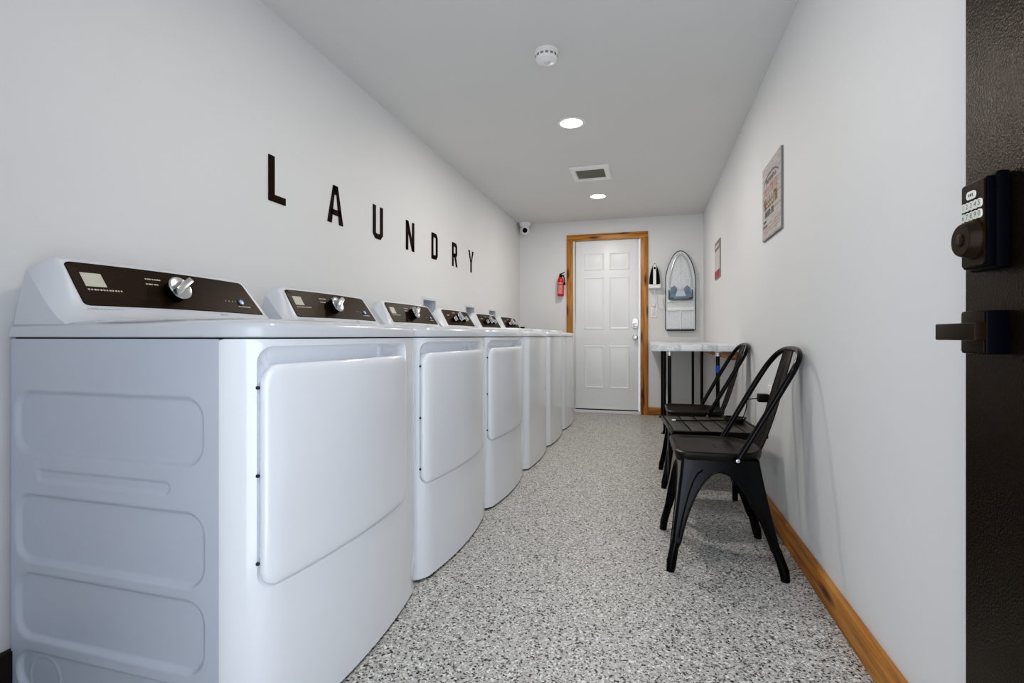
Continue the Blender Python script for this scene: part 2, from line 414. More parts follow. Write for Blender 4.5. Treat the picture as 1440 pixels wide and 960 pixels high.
# keyless deadbolt and knob
dk = MB(); kx, kz = -0.150, 1.045
lp = []
for ins, h in ((0, 0), (0.001, 0.016), (0.006, 0.022)):
    lp.append([(u, SY - h, v) for u, v in rrect(kx - 0.036 + ins, kx + 0.036 - ins, kz - 0.062 + ins, kz + 0.062 - ins, 0.034 - ins, 8, 3)])
dk.rings(lp)
dk.lathe([(0.026, -0.022), (0.026, -0.034), (0.020, -0.040), (0.0, -0.041)], (kx, SY, kz - 0.024), 'Y', 24)
dk.box(kx - 0.006, kx + 0.006, SY - 0.055, SY - 0.038, kz - 0.045, kz - 0.004, 0.003, mi=0)
dk.build('deadbolt', M_silver, door1)['label'] = 'oval silver deadbolt'
kn = MB(); kn.lathe([(0.033, 0.0), (0.033, -0.005), (0.014, -0.010), (0.013, -0.03), (0.027, -0.042), (0.030, -0.055), (0.022, -0.066), (0.0, -0.069)], (kx, SY, 0.883), 'Y', 28)
kn.build('door_knob', M_silver, door1)['label'] = 'round silver door knob'

# dark entry door, swung open in front of the right wall
XD = 0.512
d2 = MB(); d2.box(XD, XD + 0.044, 0.09, 1.005, 0.012, 2.045, 0.002)
door2 = struct('door_2', d2, M_hammer, 'dark brown hammered-metal entry door standing open', smooth=30)
# keypad lock: back plate, bronze face, keys and cylinder
kp = MB(); ky0, ky1, kz0, kz1 = 0.897, 0.957, 1.000, 1.134
kp.box(XD - 0.018, XD - 0.0005, ky0 - 0.004, ky1 + 0.004, kz0 - 0.004, kz1 + 0.006, 0.005, 3)
kp.box(XD - 0.0285, XD - 0.016, ky0, ky1, kz0, kz1, 0.004, 3)
keypad = kp.build('keypad_lock', M_blackedge, door2); keypad['label'] = 'black and bronze keypad lock with two rows of pale keys'
fp = MB(); fp.prism(rrect(ky0 + 0.003, ky1 - 0.003, kz0 + 0.003, kz1 - 0.003, 0.004, 4, 2), lambda a, b: (XD - 0.028, a, b), lambda a, b: (XD - 0.0305, a, b))
fp.build('face_plate', M_bronze, keypad)
XK = XD - 0.0305
def key(name, yc, zc, w, h, ch):
    k = MB(); k.prism(rrect(yc - w / 2, yc + w / 2, zc - h / 2, zc + h / 2, min(w, h) * 0.42, 5, 1), lambda a, b: (XK + 0.0005, a, b), lambda a, b: (XK - 0.0016, a, b))
    if ch:
        vs, fs = text_mesh(ch, h * 0.85)
        k.add([(XK - 0.0018, yc - a, zc + b) for a, b in vs], fs, 1)
    else:
        for dx in (-0.22, -0.02, 0.18): k.box(XK - 0.0019, XK - 0.0016, yc + dx * w - 0.0012, yc + dx * w + 0.0012, zc - 0.002, zc + 0.002, mi=1)
    k.build(name, [M_key, M_print], keypad, 30)
key('logo_button', 0.929, 1.113, 0.022, 0.0125, None)
for row, (zc, chs) in enumerate(((1.0965, '12345'), (1.0805, '67890'))):
    for i, ch in enumerate(chs): key('digit_key', 0.9475 - i * 0.0098, zc, 0.0104, 0.0135, ch)
cy = MB(); cy.lathe([(0.0300, 0.0), (0.0300, -0.003), (0.0285, -0.0045), (0.0250, -0.0155), (0.0235, -0.0170), (0.0, -0.0170)], (XK, 0.925, 1.043), 'X', 32)
cyl = cy.build('cylinder_turn', M_bronze, keypad)
kh = MB(); kh.lathe([(0.0095, 0), (0.0095, -0.0015), (0.0075, -0.002), (0.0, -0.002)], (XK - 0.0169, 0.925, 1.043), 'X', 20); kh.box(XK - 0.0195, XK - 0.0188, 0.9242, 0.9258, 1.038, 1.048, mi=1)
kh.build('keyhole', [M_bronze, M_print], keypad)
lv = MB(); lv.box(XD - 0.030, XD - 0.0005, 0.896, 0.957, 0.868, 0.934, 0.003, 2)
lever = lv.build('lever_handle', M_blackedge, door2); lever['label'] = 'square black and bronze lever handle'
rp = MB(); rp.box(XD - 0.0315, XD - 0.029, 0.899, 0.954, 0.871, 0.931, 0.001); rp.build('rosette_plate', M_bronze, lever)
la = MB(); la.box(0.452, XD - 0.0295, 0.914, 0.936, 0.890, 0.914, 0.003); la.box(0.439, 0.454, 0.842, 0.940, 0.889, 0.914, 0.002)
la.build('lever_arm', M_bronze, lever)
for zz in (0.22, 1.02, 1.82): MB().tube([(XD - 0.004, 0.084, zz), (XD - 0.004, 0.084, zz + 0.1)], 0.007, 12).build('hinge', M_bronze, door2)

# ================================================================ WASHERS AND DRYERS
# local frame: x measured from the room's own x (front corner plane at -0.80), y from the unit's near side
def front_profile(w, bow, n=28):
    """plan curve of a bowed front from the near side round both corners to the far side"""
    cen = w / 2; half = w / 2 - 0.03
    def X(yy): return -0.757 - bow * abs((yy - cen) / half) ** 2
    e = 0.070; p3 = (X(e), e); sl = (X(e + .002) - X(e)) / .002
    p0 = (-0.872, 0.0); p1 = (-0.845, 0.0); L = 0.040
    p2 = (p3[0] - sl * L, p3[1] - L)
    arc = []
    for k in range(16):
        t = k / 16; a, b, c, d = (1 - t) ** 3, 3 * t * (1 - t) ** 2, 3 * t * t * (1 - t), t ** 3
        arc.append((a * p0[0] + b * p1[0] + c * p2[0] + d * p3[0], a * p0[1] + b * p1[1] + c * p2[1] + d * p3[1]))
    mid = [(X(e + (w - e - 0.020) * k / n), e + (w - e - 0.020) * k / n) for k in range(n + 1)]
    e2 = 0.020; xe = X(w - e2); sl2 = (X(w - e2) - X(w - e2 - .002)) / .002
    q0 = (xe, w - e2); q1 = (xe + sl2 * .012, w - e2 + .012); q2 = (xe - .016, w); q3 = (-0.872, w); arc2 = []
    for k in range(1, 15):
        t = k / 14; a, b, c, d = (1 - t) ** 3, 3 * t * (1 - t) ** 2, 3 * t * t * (1 - t), t ** 3
        arc2.append((a * q0[0] + b * q1[0] + c * q2[0] + d * q3[0], a * q0[1] + b * q1[1] + c * q2[1] + d * q3[1]))
    return arc + mid + arc2, X
BACK = -1.500
def offset_loop(pts, d):
    n = len(pts); out = []
    for i in range(n):
        a, b = Vector(pts[i - 1]), Vector(pts[(i + 1) % n]); t = (b - a)
        nn = Vector((-t.y, t.x)).normalized() if t.length > 1e-9 else Vector((0, 0))
        out.append(Vector(pts[i]) + nn * d)
    return out
def deck_mesh(prof, w, mb, z0=0.8925, over=0.004, top=0.936):
    loop = prof + [(BACK, w), (BACK, w * .5), (BACK, 0.0)]
    # orientation: inward offset sign
    area = sum(loop[i - 1][0] * loop[i][1] - loop[i][0] * loop[i - 1][1] for i in range(len(loop)))
    sg = 1 if area > 0 else -1
    lps = []
    for ins, z in ((-over + .003, z0), (-over, z0 + 0.003), (-over + .0005, z0 + 0.016), (-over + .003, z0 + 0.024), (0.004, z0 + 0.031), (0.014, z0 + 0.0355), (0.035, z0 + 0.039), (0.09, top)):
        if ins < 0.003: lps.append([(p.x, p.y, z) for p in offset_loop(loop, sg * ins)])
        else:
            cx_, cy_ = (BACK - 0.76) / 2, w / 2; kx, ky = 1 - ins / 0.37, 1 - ins / (w / 2)
            lps.append([(cx_ + (a - cx_) * kx, cy_ + (b - cy_) * ky, z) for a, b in loop])
    mb.rings(lps, cap0=True)
def console_mesh(mb, w, y_l=0.0, far_top=0.625, far_bot=0.680):
    """sloping back console: section curves swept along y, with a flared near end and a tight far end"""
    face = [(-1.501, .920), (-1.492, 1.00), (-1.470, 1.070), (-1.452, 1.088), (-1.432, 1.094), (-1.415, 1.087), (-1.404, 1.066), (-1.386, 1.028), (-1.368, .992), (-1.356, .968), (-1.335, .948), (-1.295, .933), (-1.25, .925)]
    end = [(-1.501, .912), (-1.488, .96), (-1.472, 1.01), (-1.462, 1.042), (-1.457, 1.053), (-1.449, 1.052), (-1.440, 1.042), (-1.420, 1.016), (-1.395, .984), (-1.372, .960), (-1.350, .940), (-1.325, .925), (-1.300, .914)]
    secs = []
    for k in range(9):
        t = k / 8; s = 1 - (1 - t) ** 1.7
        secs.append([(e[0] + (f[0] - e[0]) * s, y_l + 0.004 + 0.048 * t, e[1] + (f[1] - e[1]) * s) for e, f in zip(end, face)])
    for k in range(1, 13):
        t = k / 12; row = []
        for (x, z) in face:
            h = max(0, min(1, (z - .968) / (1.087 - .968)))
            yf = far_bot + (far_top - far_bot) * h
            row.append((x + 0.005 * math.sin(t * PI), y_l + 0.052 + (yf - 0.052) * t, z + 0.003 * math.sin(t * PI)))
        secs.append(row)
    last = secs[-1]
    secs.append([(-1.478 + (p[0] + 1.478) * 0.45, p[1] + 0.012, 0.92 + (p[2] - .92) * 0.9) for p in last])
    n = len(face); vs = [p for s_ in secs for p in s_]
    fs = [(i * n + k, i * n + k + 1, (i + 1) * n + k + 1, (i + 1) * n + k) for i in range(len(secs) - 1) for k in range(n - 1)]
    fs.append(tuple(range(n))[::-1]); fs.append(tuple((len(secs) - 1) * n + k for k in range(n)))
    mb.add(vs, fs)
def face_point(u, v, out=0.0, TL=(-1.4125, 0.054, 1.082), BL=(-1.3590, 0.068, 0.9715), BR=(-1.3590, 0.662, 0.9715), TR=(-1.4125, 0.612, 1.082)):
    """u along the panel, v from its bottom to its top"""
    TL, BL, BR, TR = map(Vector, (TL, BL, BR, TR))
    p = (BL * (1 - u) + BR * u) * (1 - v) + (TL * (1 - u) + TR * u) * v
    nrm = Vector((0.9, 0, 0.436)).normalized()
    bulge = 0.005 * math.sin(max(0, min(1, u)) * PI)
    return p + Vector((bulge, 0, 0.003 * math.sin(max(0, min(1, u)) * PI))) + nrm * out
NRM = Vector((0.9, 0, 0.436)).normalized()
def face_frame(u, v, out):
    z = NRM; yv = Vector((-0.436, 0, 0.9)).normalized(); x = Vector((0, 1, 0))
    m = Matrix((x, yv, z)).transposed().to_4x4(); m.translation = face_point(u, v, out); return m
def panel_part(par):
    mb = MB(); c = [0.03, 0.075]
    poly = []
    for (u, v, du, dv, a0) in ((1, 1, -c[0], -c[1], 0), (0, 1, c[0], -c[1], 90), (0, 0, c[0], c[1], 180), (1, 0, -c[0] * .2, c[1] * .2, 270)):
        for k in range(6):
            a = math.radians(a0 + 90 * k / 5); poly.append((u + du + abs(du) * math.cos(a), v + dv + abs(dv) * math.sin(a)))
    dense = []
    for i in range(len(poly)):
        a, b = poly[i], poly[(i + 1) % len(poly)]
        n = max(1, int(abs(b[0] - a[0]) / 0.06))
        dense += [(a[0] + (b[0] - a[0]) * k / n, a[1] + (b[1] - a[1]) * k / n) for k in range(n)]
    cen = (0.5, 0.5)
    def lp(sx, sv, out): return [face_point(0.5 + (u - .5) * sx, .5 + (v - .5) * sv, out) for u, v in dense]
    mb.rings([lp(1, 1, -0.004), lp(1, 1, 0.0035), lp(.997, .985, 0.0042), lp(.9, .7, 0.0042), lp(.6, .45, .0042), lp(.3, .2, .0042), lp(.05, .05, .0042)])
    return mb.build('control_panel', M_fascia, par, 30)
def dashes(par, name, mat, items, out=0.0046):
    # one line of tiny illegible print = one part
    for (u, v, wu, hv) in items:
        mb = MB(); n = max(1, int(wu / 0.012)); x = u
        for k in range(n):
            ww = wu / n * random.uniform(0.55, 0.92)
            mb.add([face_point(x, v, out), face_point(x + ww, v, out), face_point(x + ww, v + hv, out), face_point(x, v + hv, out)], [(0, 1, 2, 3)])
            x += wu / n
        mb.build(name, mat, par)
def knob(par, u, v, r, h, rot=0.5, ridge=True, name='dial_knob'):
    m = face_frame(u, v, 0.004)
    mb = MB(); mb.lathe([(r * .92, 0), (r * .95, h * .55), (r * 1.0, h * .75)], mat=m, n=32); k = mb.build(name, M_blackplastic, par)
    cap = MB(); cap.lathe([(r * .96, h * .72), (r * 1.03, h * .78), (r * 1.03, h * .86), (r * .93, h * .93), (r * .85, h * .90), (0, h * .90)], mat=m, n=32)
    cap.build('dial_cap', M_chrome, k)
    if ridge:
        rg = MB(); mr = m @ Matrix.Rotation(rot, 4, 'Z')
        rg.box(-r * .26, r * .26, -r * .98, r * 1.08, h * .86, h * 1.45, r * .1, 2, mat=mr); rg.build('grip', M_chrome, k)
    return k
SIDE_RECESS = [(-1.488, -0.914, 0.612, 0.764, 0.05), (-1.486, -0.911, 0.352, 0.516, 0.05), (-1.486, -0.911, 0.166, 0.327, 0.05), (-1.48, -0.909, 0.04, 0.139, 0.045)]
def rr_sd(x, z, x0, x1, z0, z1, r):
    qx = abs(x - (x0 + x1) / 2) - (x1 - x0) / 2 + r; qz = abs(z - (z0 + z1) / 2) - (z1 - z0) / 2 + r
    return math.hypot(max(qx, 0), max(qz, 0)) + min(max(qx, qz), 0) - r
def side_depth(x, z):
    d = 0.0
    for a in SIDE_RECESS: d += 0.0105 * (1 - sstep(-0.0080, 0.0010, rr_sd(x, z, *a)))
    d += 0.006 * (1 - sstep(-0.0045, 0.001, rr_sd(x, z, -1.412, -1.006, 0.549, 0.577, 0.013)))
    rr = math.hypot(x + 1.40, z - 0.075); d -= 0.002 * (1 - sstep(0.0, 0.006, abs(rr - 0.05)))
    return d
ZB, ZT = 0.009, 0.8888
def cabinet(par, w, pressed):
    mb = MB()
    if pressed:
        x0, x1 = BACK, -0.872; nx, nz = 190, 250
        mb.grid(lambda a, b: (x0 + (x1 - x0) * a, side_depth(x0 + (x1 - x0) * a, ZB + (ZT - ZB) * b), ZB + (ZT - ZB) * b), nx, nz)
    else:
        mb.box(BACK, -0.872, 0.0, 0.006, ZB, ZT)
    mb.box(BACK, -0.872, w - 0.006, w, ZB, ZT); mb.box(BACK, BACK + 0.006, 0.012, w - 0.006, ZB, ZT)
    mb.box(BACK, -0.875, 0.0095, w - 0.006, ZB, ZB + 0.004)
    mb.box(BACK + 0.004, -0.874, 0.0095, w - 0.0065, ZT - 0.004, ZT - 0.001)
    return mb.build('cabinet', M_enamel_shaded, par, 50)
def feet(par, w):
    for (x, yy) in ((-1.44, 0.06), (-1.44, w - 0.06), (-0.86, 0.07), (-0.86, w - 0.07)):
        f = MB(); f.lathe([(0.022, 0.0), (0.022, 0.012), (0.010, 0.014), (0.010, 0.03)], (x, yy, 0), n=16); f.build('foot', M_rubber, par)
def prof_len(prof):
    s = [0.0]
    for a, b in zip(prof, prof[1:]): s.append(s[-1] + math.hypot(b[0] - a[0], b[1] - a[1]))
    return s
def map_front(prof, S):
    def f(s, z, h=0.0):
        s = max(0, min(S[-1], s)); lo, hi = 0, len(S) - 1
        while hi - lo > 1:
            m = (lo + hi) // 2
            if S[m] <= s: lo = m
            else: hi = m
        t = (s - S[lo]) / (S[hi] - S[lo]); a, b = Vector(prof[lo]), Vector(prof[hi]); p = a.lerp(b, t)
        tn = (b - a).normalized(); n = Vector((tn.y, -tn.x))
        return Vector((p.x + n.x * h, p.y + n.y * h, z))
    return f
def shade_quads(mb, f, ringlist):
    mb.rings([[f(u, v, h) for u, v in loop] for loop, h in ringlist])
def dryer(y0, label):
    W = 0.755
    t = thing('clothes_dryer', label, 'dryer', (0, y0, 0), 0, 'hamper-door clothes dryers')
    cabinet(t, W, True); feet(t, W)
    prof, X = front_profile(W, 0.032); S = prof_len(prof); f = map_front(prof, S); SL = S[-1]
    # front panel with the recess the door sits in
    u0, u1, v0, v1 = 0.076, SL - 0.170, 0.352, 0.874
    NC, NS = 8, 22
    hole = rrect(u0, u1, v0, v1, (0.035, 0.035, 0.03, 0.03), NC, NS)
    outer = []
    n4 = len(hole) // 4
    # matching points on the outer rectangle, corner to corner
    for (u, v) in hole:
        du = (u - (u0 + u1) / 2) / ((u1 - u0) / 2); dv = (v - (v0 + v1) / 2) / ((v1 - v0) / 2)
        k = max(abs(du), abs(dv)); du, dv = du / k, dv / k
        outer.append((SL / 2 * (1 + du), (ZB + ZT) / 2 + (ZT - ZB) / 2 * dv))
    fp_ = MB(); rl = []
    for k in range(25):
        tt = k / 24; rl.append(([(a[0] + (b[0] - a[0]) * tt, a[1] + (b[1] - a[1]) * tt) for a, b in zip(outer, hole)], 0.0))
    for ins, h in ((0.001, -0.002), (0.006, -0.014), (0.014, -0.024), (0.03, -0.032), (0.05, -0.036)):
        rl.append((rrect(u0 + ins, u1 - ins, v0 + ins, v1 - ins, max(0.006, 0.034 - ins * .6), NC, NS), h))
    for sc_ in (0.8, 0.6, 0.4, 0.2, 0.02):
        rl.append(([((u0 + u1) / 2 + (u - (u0 + u1) / 2) * sc_, (v0 + v1) / 2 + (v - (v0 + v1) / 2) * sc_) for u, v in rrect(u0 + .05, u1 - .05, v0 + .05, v1 - .05, 0.01, NC, NS)], -0.036))
    shade_quads(fp_, f, [([(f_[0], f_[1]) for f_ in loop], h) for loop, h in rl])
    fp_.box(-0.872, -0.80, 0.05, W - 0.05, ZB, ZB + 0.003)
    fr = fp_.build('front_panel', M_enamel, t, 40)
    # moulded latch tab in the hand pocket
    lt = MB(); p = f(SL * .62, 0.852, -0.034); lt.box(p.x - 0.006, p.x + 0.018, p.y - 0.010, p.y + 0.010, 0.83, 0.868, 0.004); lt.build('latch', M_plastic, fr)
    # the door
    d = MB(); a0, a1, b0, b1 = u0 + 0.006, u1 - 0.006, v0 + 0.004, 0.834
    rad = (0.045, 0.045, 0.034, 0.034); rl = []
    for ins, h in ((0.002, -0.034), (0.0, -0.006), (0.0, -0.001), (0.0015, 0.003), (0.005, 0.0062), (0.010, 0.0082), (0.017, 0.0092), (0.03, 0.0095)):
        rl.append((rrect(a0 + ins, a1 - ins, b0 + ins, b1 - ins, [r - ins * .5 for r in rad], NC, NS), h))
    base = rl[-1][0]; cu, cv = (a0 + a1) / 2, (b0 + b1) / 2
    for k in range(1, 13):
        s_ = 1 - k / 12.3; rl.append(([(cu + (u - cu) * s_, cv + (v - cv) * s_) for u, v in base], 0.0095 + 0.001 * (1 - s_)))
    shade_quads(d, f, rl)
    dr = d.build('hamper_door', M_enamel, t, 40)
    for zz in (0.785, 0.597, 0.410):
        bm_ = MB(); q = f(u0 + 0.003, zz, 0.002); bm_.lathe([(0.0, 0.0015), (0.0035, 0.001), (0.004, -0.004)], (q.x, q.y, q.z), 'X', 10); bm_.build('bumper', M_gap, dr)
    # top deck
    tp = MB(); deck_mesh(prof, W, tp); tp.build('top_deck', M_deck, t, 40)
    gp = MB(); loop = [(x - .006, yy) for x, yy in prof if 0.006 < yy < W - .006]; loop = [(BACK + .006, .006)] + [(-0.874, 0.006)] + loop + [(-0.874, W - .006), (BACK + .006, W - .006)]
    gp.prism(loop, lambda a, b: (a, b, ZT - 0.0008), lambda a, b: (a, b, 0.8925)); gp.build('top_seam', M_gap, t)
    co = MB(); console_mesh(co, W); con = co.build('console', M_plastic, t, 24)
    panel_part(t)
    st = MB(); st.add([face_point(u, v, 0.0048) for u, v in ((0.040, 0.44), (0.128, 0.44), (0.128, 0.76), (0.040, 0.76))], [(0, 1, 2, 3)]); st.build('payment_sticker', M_sticker, t)
    dashes(t, 'sticker_print', M_lightprint, [(0.042, 0.35, 0.15, 0.035)])
    dashes(t, 'cycle_print', M_lightprint, [(0.335, 0.735, 0.085, 0.035), (0.325, 0.60, 0.07, 0.035), (0.50, 0.80, 0.06, 0.03), (0.565, 0.56, 0.015, 0.04), (0.765, 0.33, 0.006, 0.035), (0.79, 0.33, 0.006, 0.035), (0.815, 0.33, 0.006, 0.035), (0.84, 0.33, 0.006, 0.035), (0.84, 0.19, 0.095, 0.035)])
    dashes(t, 'model_print', M_greyprint, [(0.0, -0.10, 0.15, 0.02), (0.66, -0.13, 0.05, 0.05)], out=0.006)
    knob(t, 0.452, 0.45, 0.035, 0.036, rot=-0.95)
    b = MB(); mf = face_frame(0.875, 0.33, 0.004); b.lathe([(0.012, 0), (0.012, 0.004), (0.0095, 0.005)], mat=mf, n=20); bt = b.build('start_button', M_rim, t); bt['label'] = 'round blue start button'
    b2 = MB(); b2.lathe([(0.0095, 0.003), (0.0085, 0.006), (0.0, 0.0068)], mat=mf, n=20); b2.build('button_face', M_blue, bt)
    return t
DL = ['large white clothes dryer closest to the doorway, its pressed side panel in full view',
      'second white clothes dryer along the row, standing below the letters A and U',
      'third white hamper-door dryer, standing between a dryer and the first washer']
for i, yy in enumerate((0.843, 1.622, 2.402)):
    if i == 0: D0 = dryer(yy, DL[0])
    else:
        o = copy_tree(D0); o.location = (0, yy, 0); o['label'] = DL[i]
def washer(y0, label):
    W = 0.690
    t = thing('clothes_washer', label, 'washer', (0, y0, 0), 0, 'plain-fronted top-loading washers')
    cabinet(t, W, False); feet(t, W)
    prof, X = front_profile(W, 0.020); S = prof_len(prof); f = map_front(prof, S); SL = S[-1]
    fp_ = MB(); fp_.grid(lambda a, b: f(SL * a, ZB + (ZT - ZB) * b), 60, 2)
    fp_.box(-0.872, -0.80, 0.05, W - 0.05, ZB, ZB + 0.003)
    fp_.build('front_panel', M_enamel, t, 40)
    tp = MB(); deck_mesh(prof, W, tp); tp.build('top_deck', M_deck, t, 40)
    gp = MB(); loop = [(x - .006, yy) for x, yy in prof if 0.006 < yy < W - .006]; loop = [(BACK + .006, .006)] + [(-0.874, 0.006)] + loop + [(-0.874, W - .006), (BACK + .006, W - .006)]
    gp.prism(loop, lambda a, b: (a, b, ZT - 0.0008), lambda a, b: (a, b, 0.8925)); gp.build('top_seam', M_gap, t)
    ld = MB(); lps = []
    for ins, z in ((0, 0.934), (0, 0.944), (0.006, 0.950), (0.03, 0.953)):
        lps.append([(a, b, z) for a, b in rrect(-1.235 + ins, -0.865 - ins, 0.085 + ins, W - 0.085 - ins, 0.05, 6, 6)])
    ld.rings(lps); lid = ld.build('lid', M_enamel, t, 40)
    lh = MB(); lh.box(-0.885, -0.855, W / 2 - 0.06, W / 2 + 0.06, 0.935, 0.948, 0.005); lh.build('lid_handle', M_plastic, lid)
    co = MB(); console_mesh(co, W, far_top=0.575, far_bot=0.632); co.build('console', M_plastic, t, 24)
    panel_part_w(t)
    return t
_fp = face_point
def panel_part_w(t):
    global face_point
    def fpw(u, v, out=0.0): return _fp(u, v, out, BR=(-1.3590, 0.614, 0.9715), TR=(-1.4125, 0.562, 1.082))
    face_point = fpw
    panel_part(t)
    dashes(t, 'cycle_print', M_lightprint, [(0.10, 0.62, 0.08, 0.05), (0.32, 0.80, 0.10, 0.04), (0.60, 0.80, 0.08, 0.04), (0.82, 0.4, 0.06, 0.05)])
    knob(t, 0.40, 0.46, 0.031, 0.034, rot=0.6); knob(t, 0.215, 0.34, 0.017, 0.026, rot=0.2, name='small_knob'); knob(t, 0.63, 0.38, 0.020, 0.026, rot=0.9, name='small_knob')
    face_point = _fp
WL = ['white top-load washer next to the last dryer, first of the three plain fronts', 'middle one of the three plain white top-load washers', 'last white washer of the row, beside the wooden door casing']
for i, yy in enumerate((3.182, 3.922, 4.648)):
    if i == 0: W0 = washer(yy, WL[0])
    else:
        o = copy_tree(W0); o.location = (0, yy, 0); o['label'] = WL[i]
# small dark bottle cap left on the last washer but one
cp = MB(); cp.lathe([(0.021, 0), (0.021, 0.022), (0.018, 0.026), (0, 0.026)], (0, 0, 0), n=20)
tag(cp.build('bottle_cap', M_blackplastic, loc=(-1.095, 4.33, 0.9535)), 'small black cap lying on the lid of the middle washer', 'cap')

# ================================================================ WALL LETTERS
STK = 0.030
def stroke(a, b, w=STK): 
    a, b = Vector(a), Vector(b); t = (b - a).normalized(); n = Vector((-t.y, t.x)) * w / 2
    return [a + n, a - n, b - n, b + n]
H = 0.190; h_ = STK / 2
def poly_letters():
    L = {}
    W = 0.100; L['L'] = (W, [[(0, 0), (W, 0), (W, STK), (STK * 1.15, STK), (STK * 1.15, H), (0, H)]])
    W = 0.128; s = 0.033; c = W / 2
    L['A'] = (W, [[(0, 0), (s, 0), (c - .006, H - .02), (c + .004, H), (c - .018, H)], [(W - s, 0), (W, 0), (c + .018, H), (c - .004, H), (c + .006, H - .02)],
                  [(c - .019, H), (c + .019, H), (c + .012, H - .045), (c - .012, H - .045)], [(0.022, .043), (W - .022, .043), (W - .029, .070), (0.029, .070)]])
    W = 0.108; q = 0.026
    L['U'] = (W, [[(0, q), (STK, q + .006), (STK, H), (0, H)], [(W - STK, q + .006), (W, q), (W, H), (W - STK, H)],
                  [(0, q), (q, 0), (W - q, 0), (W, q), (W - STK, q + .008), (W - STK - .010, STK), (STK + .010, STK), (STK, q + .008)]])
    W = 0.116
    L['N'] = (W, [[(0, 0), (STK, 0), (STK, H), (0, H)], [(W - STK, 0), (W, 0), (W, H), (W - STK, H)], [(0.0, H), (STK + .002, H), (W, 0), (W - STK - .002, 0)]])
    W = 0.106
    ring = lambda x0, x1, y0, y1, cl, cr: [(x0 + cl, y0), (x1 - cr, y0), (x1, y0 + cr), (x1, y1 - cr), (x1 - cr, y1), (x0 + cl, y1), (x0, y1 - cl), (x0, y0 + cl)]
    def donut(x0, x1, y0, y1, cr):
        o = [(x0, y0), (x1 - cr, y0), (x1, y0 + cr), (x1, y1 - cr), (x1 - cr, y1), (x0, y1)]
        i = [(x0 + STK, y0 + STK), (x1 - cr * .6 - STK * .75, y0 + STK), (x1 - STK, y0 + cr * .5 + STK * .75), (x1 - STK, y1 - cr * .5 - STK * .75), (x1 - cr * .6 - STK * .75, y1 - STK), (x0 + STK, y1 - STK)]
        return [[o[k], o[(k + 1) % 6], i[(k + 1) % 6], i[k]] for k in range(6)]
    L['D'] = (W, donut(0, W, 0, H, 0.026))
    W = 0.112
    L['R'] = (W, donut(0, W - .008, 0.075, H, 0.022) + [[(0, 0), (STK, 0), (STK, .08), (0, .08)], [(W - STK, 0), (W, 0), (W - .030, .078), (W - .062, .078)]])
    W = 0.127; c = W / 2
    L['Y'] = (W, [[(c - h_, 0), (c + h_, 0), (c + h_, .085), (c - h_, .085)], [(c - h_, .085), (c + .004, .075), (STK, H), (0, H)], [(c + h_, .085), (c - .004, .075), (W - STK, H), (W, H)]])
    return L
PL = poly_letters()
where = {'L': 'first of the word, nearest the entrance', 'A': 'second letter, right of the L', 'U': 'third letter, between A and N', 'N': 'middle letter, between U and D', 'D': 'fifth letter, between N and R', 'R': 'sixth letter, left of the Y', 'Y': 'last of the word'}
for ch, y0 in zip('LAUNDRY', (1.709, 2.100, 2.515, 2.914, 3.306, 3.696, 4.069)):
    mb = MB()
    for poly in PL[ch][1]: mb.prism([(p[0], p[1]) for p in poly], lambda a, b: (0.0006, a, b), lambda a, b: (0.004, a, b))
    o = mb.build('wall_letter', M_letter, loc=(XL, y0, 1.458))
    tag(o, f'dark brown metal letter {ch} on the wall, {where[ch]}', 'letter', 'letters spelling LAUNDRY on the wall')

# ================================================================ WASHER OUTLET BOXES
for i, (a, b, c, d) in enumerate(BOXES):
    mb = MB(); e = 0.018
    mb.box(XL - 0.0, XL + 0.004, a - e, b + e, d - .004, d + e, 0.0015); mb.box(XL, XL + 0.004, a - e, b + e, c - e, c + .004, 0.0015)
    mb.box(XL, XL + 0.004, a - e, a + .004, c, d, 0.0015); mb.box(XL, XL + 0.004, b - .004, b + e, c, d, 0.0015)
    mb.box(XL - 0.085, XL - 0.082, a, b, c, d); mb.box(XL - 0.084, XL, a, a + .003, c, d); mb.box(XL - 0.084, XL, b - .003, b, c, d)
    mb.box(XL - 0.084, XL, a, b, c, c + .003); mb.box(XL - 0.084, XL, a, b, d - .003, d)
    o = mb.build('outlet_box', M_plastic, smooth=20)
    tag(o, ['white recessed outlet box in the wall above the third dryer', 'white recessed outlet box in the wall above the middle washer', 'white recessed outlet box in the wall above the last washer'][i], 'outlet box', 'recessed washer outlet boxes')
    for k in (0.3, 0.7):
        v = MB(); yy = a + (b - a) * k; v.tube([(XL - 0.05, yy, c + .004), (XL - 0.05, yy, c + .045)], 0.010, 10); v.box(XL - 0.062, XL - 0.038, yy - .022, yy + .022, c + .045, c + .055, .003)
        v.build('valve', M_chrome, o)

# ================================================================ CEILING FIXTURES
def downlight(y, label):
    t = thing('ceiling_light', label, 'ceiling light', (-0.474, y, HC), 0, 'recessed ceiling lights')
    r = MB(); r.lathe([(0.088, -0.0005), (0.088, -0.004), (0.082, -0.007), (0.070, -0.006), (0.068, -0.001)], n=40); r.build('trim_ring', M_whitetrim, t)
    l = MB(); l.lathe([(0.069, -0.0008), (0.069, -0.0042), (0.0, -0.0048)], n=40); l.build('diffuser', M_lens, t)
downlight(3.142, 'round recessed light in the ceiling between the smoke detector and the vent')
downlight(4.855, 'round recessed light in the ceiling just past the vent, toward the white door')
downlight(1.42, 'round recessed light in the ceiling nearest the entrance')
t = thing('smoke_detector', 'round white smoke detector on the ceiling', 'smoke detector', (-0.470, 2.325, HC))
m = MB(); m.lathe([(0.055, -0.0005), (0.055, -0.014), (0.052, -0.016), (0.052, -0.020)], n=40); m.build('mounting_plate', M_whitetrim, t)
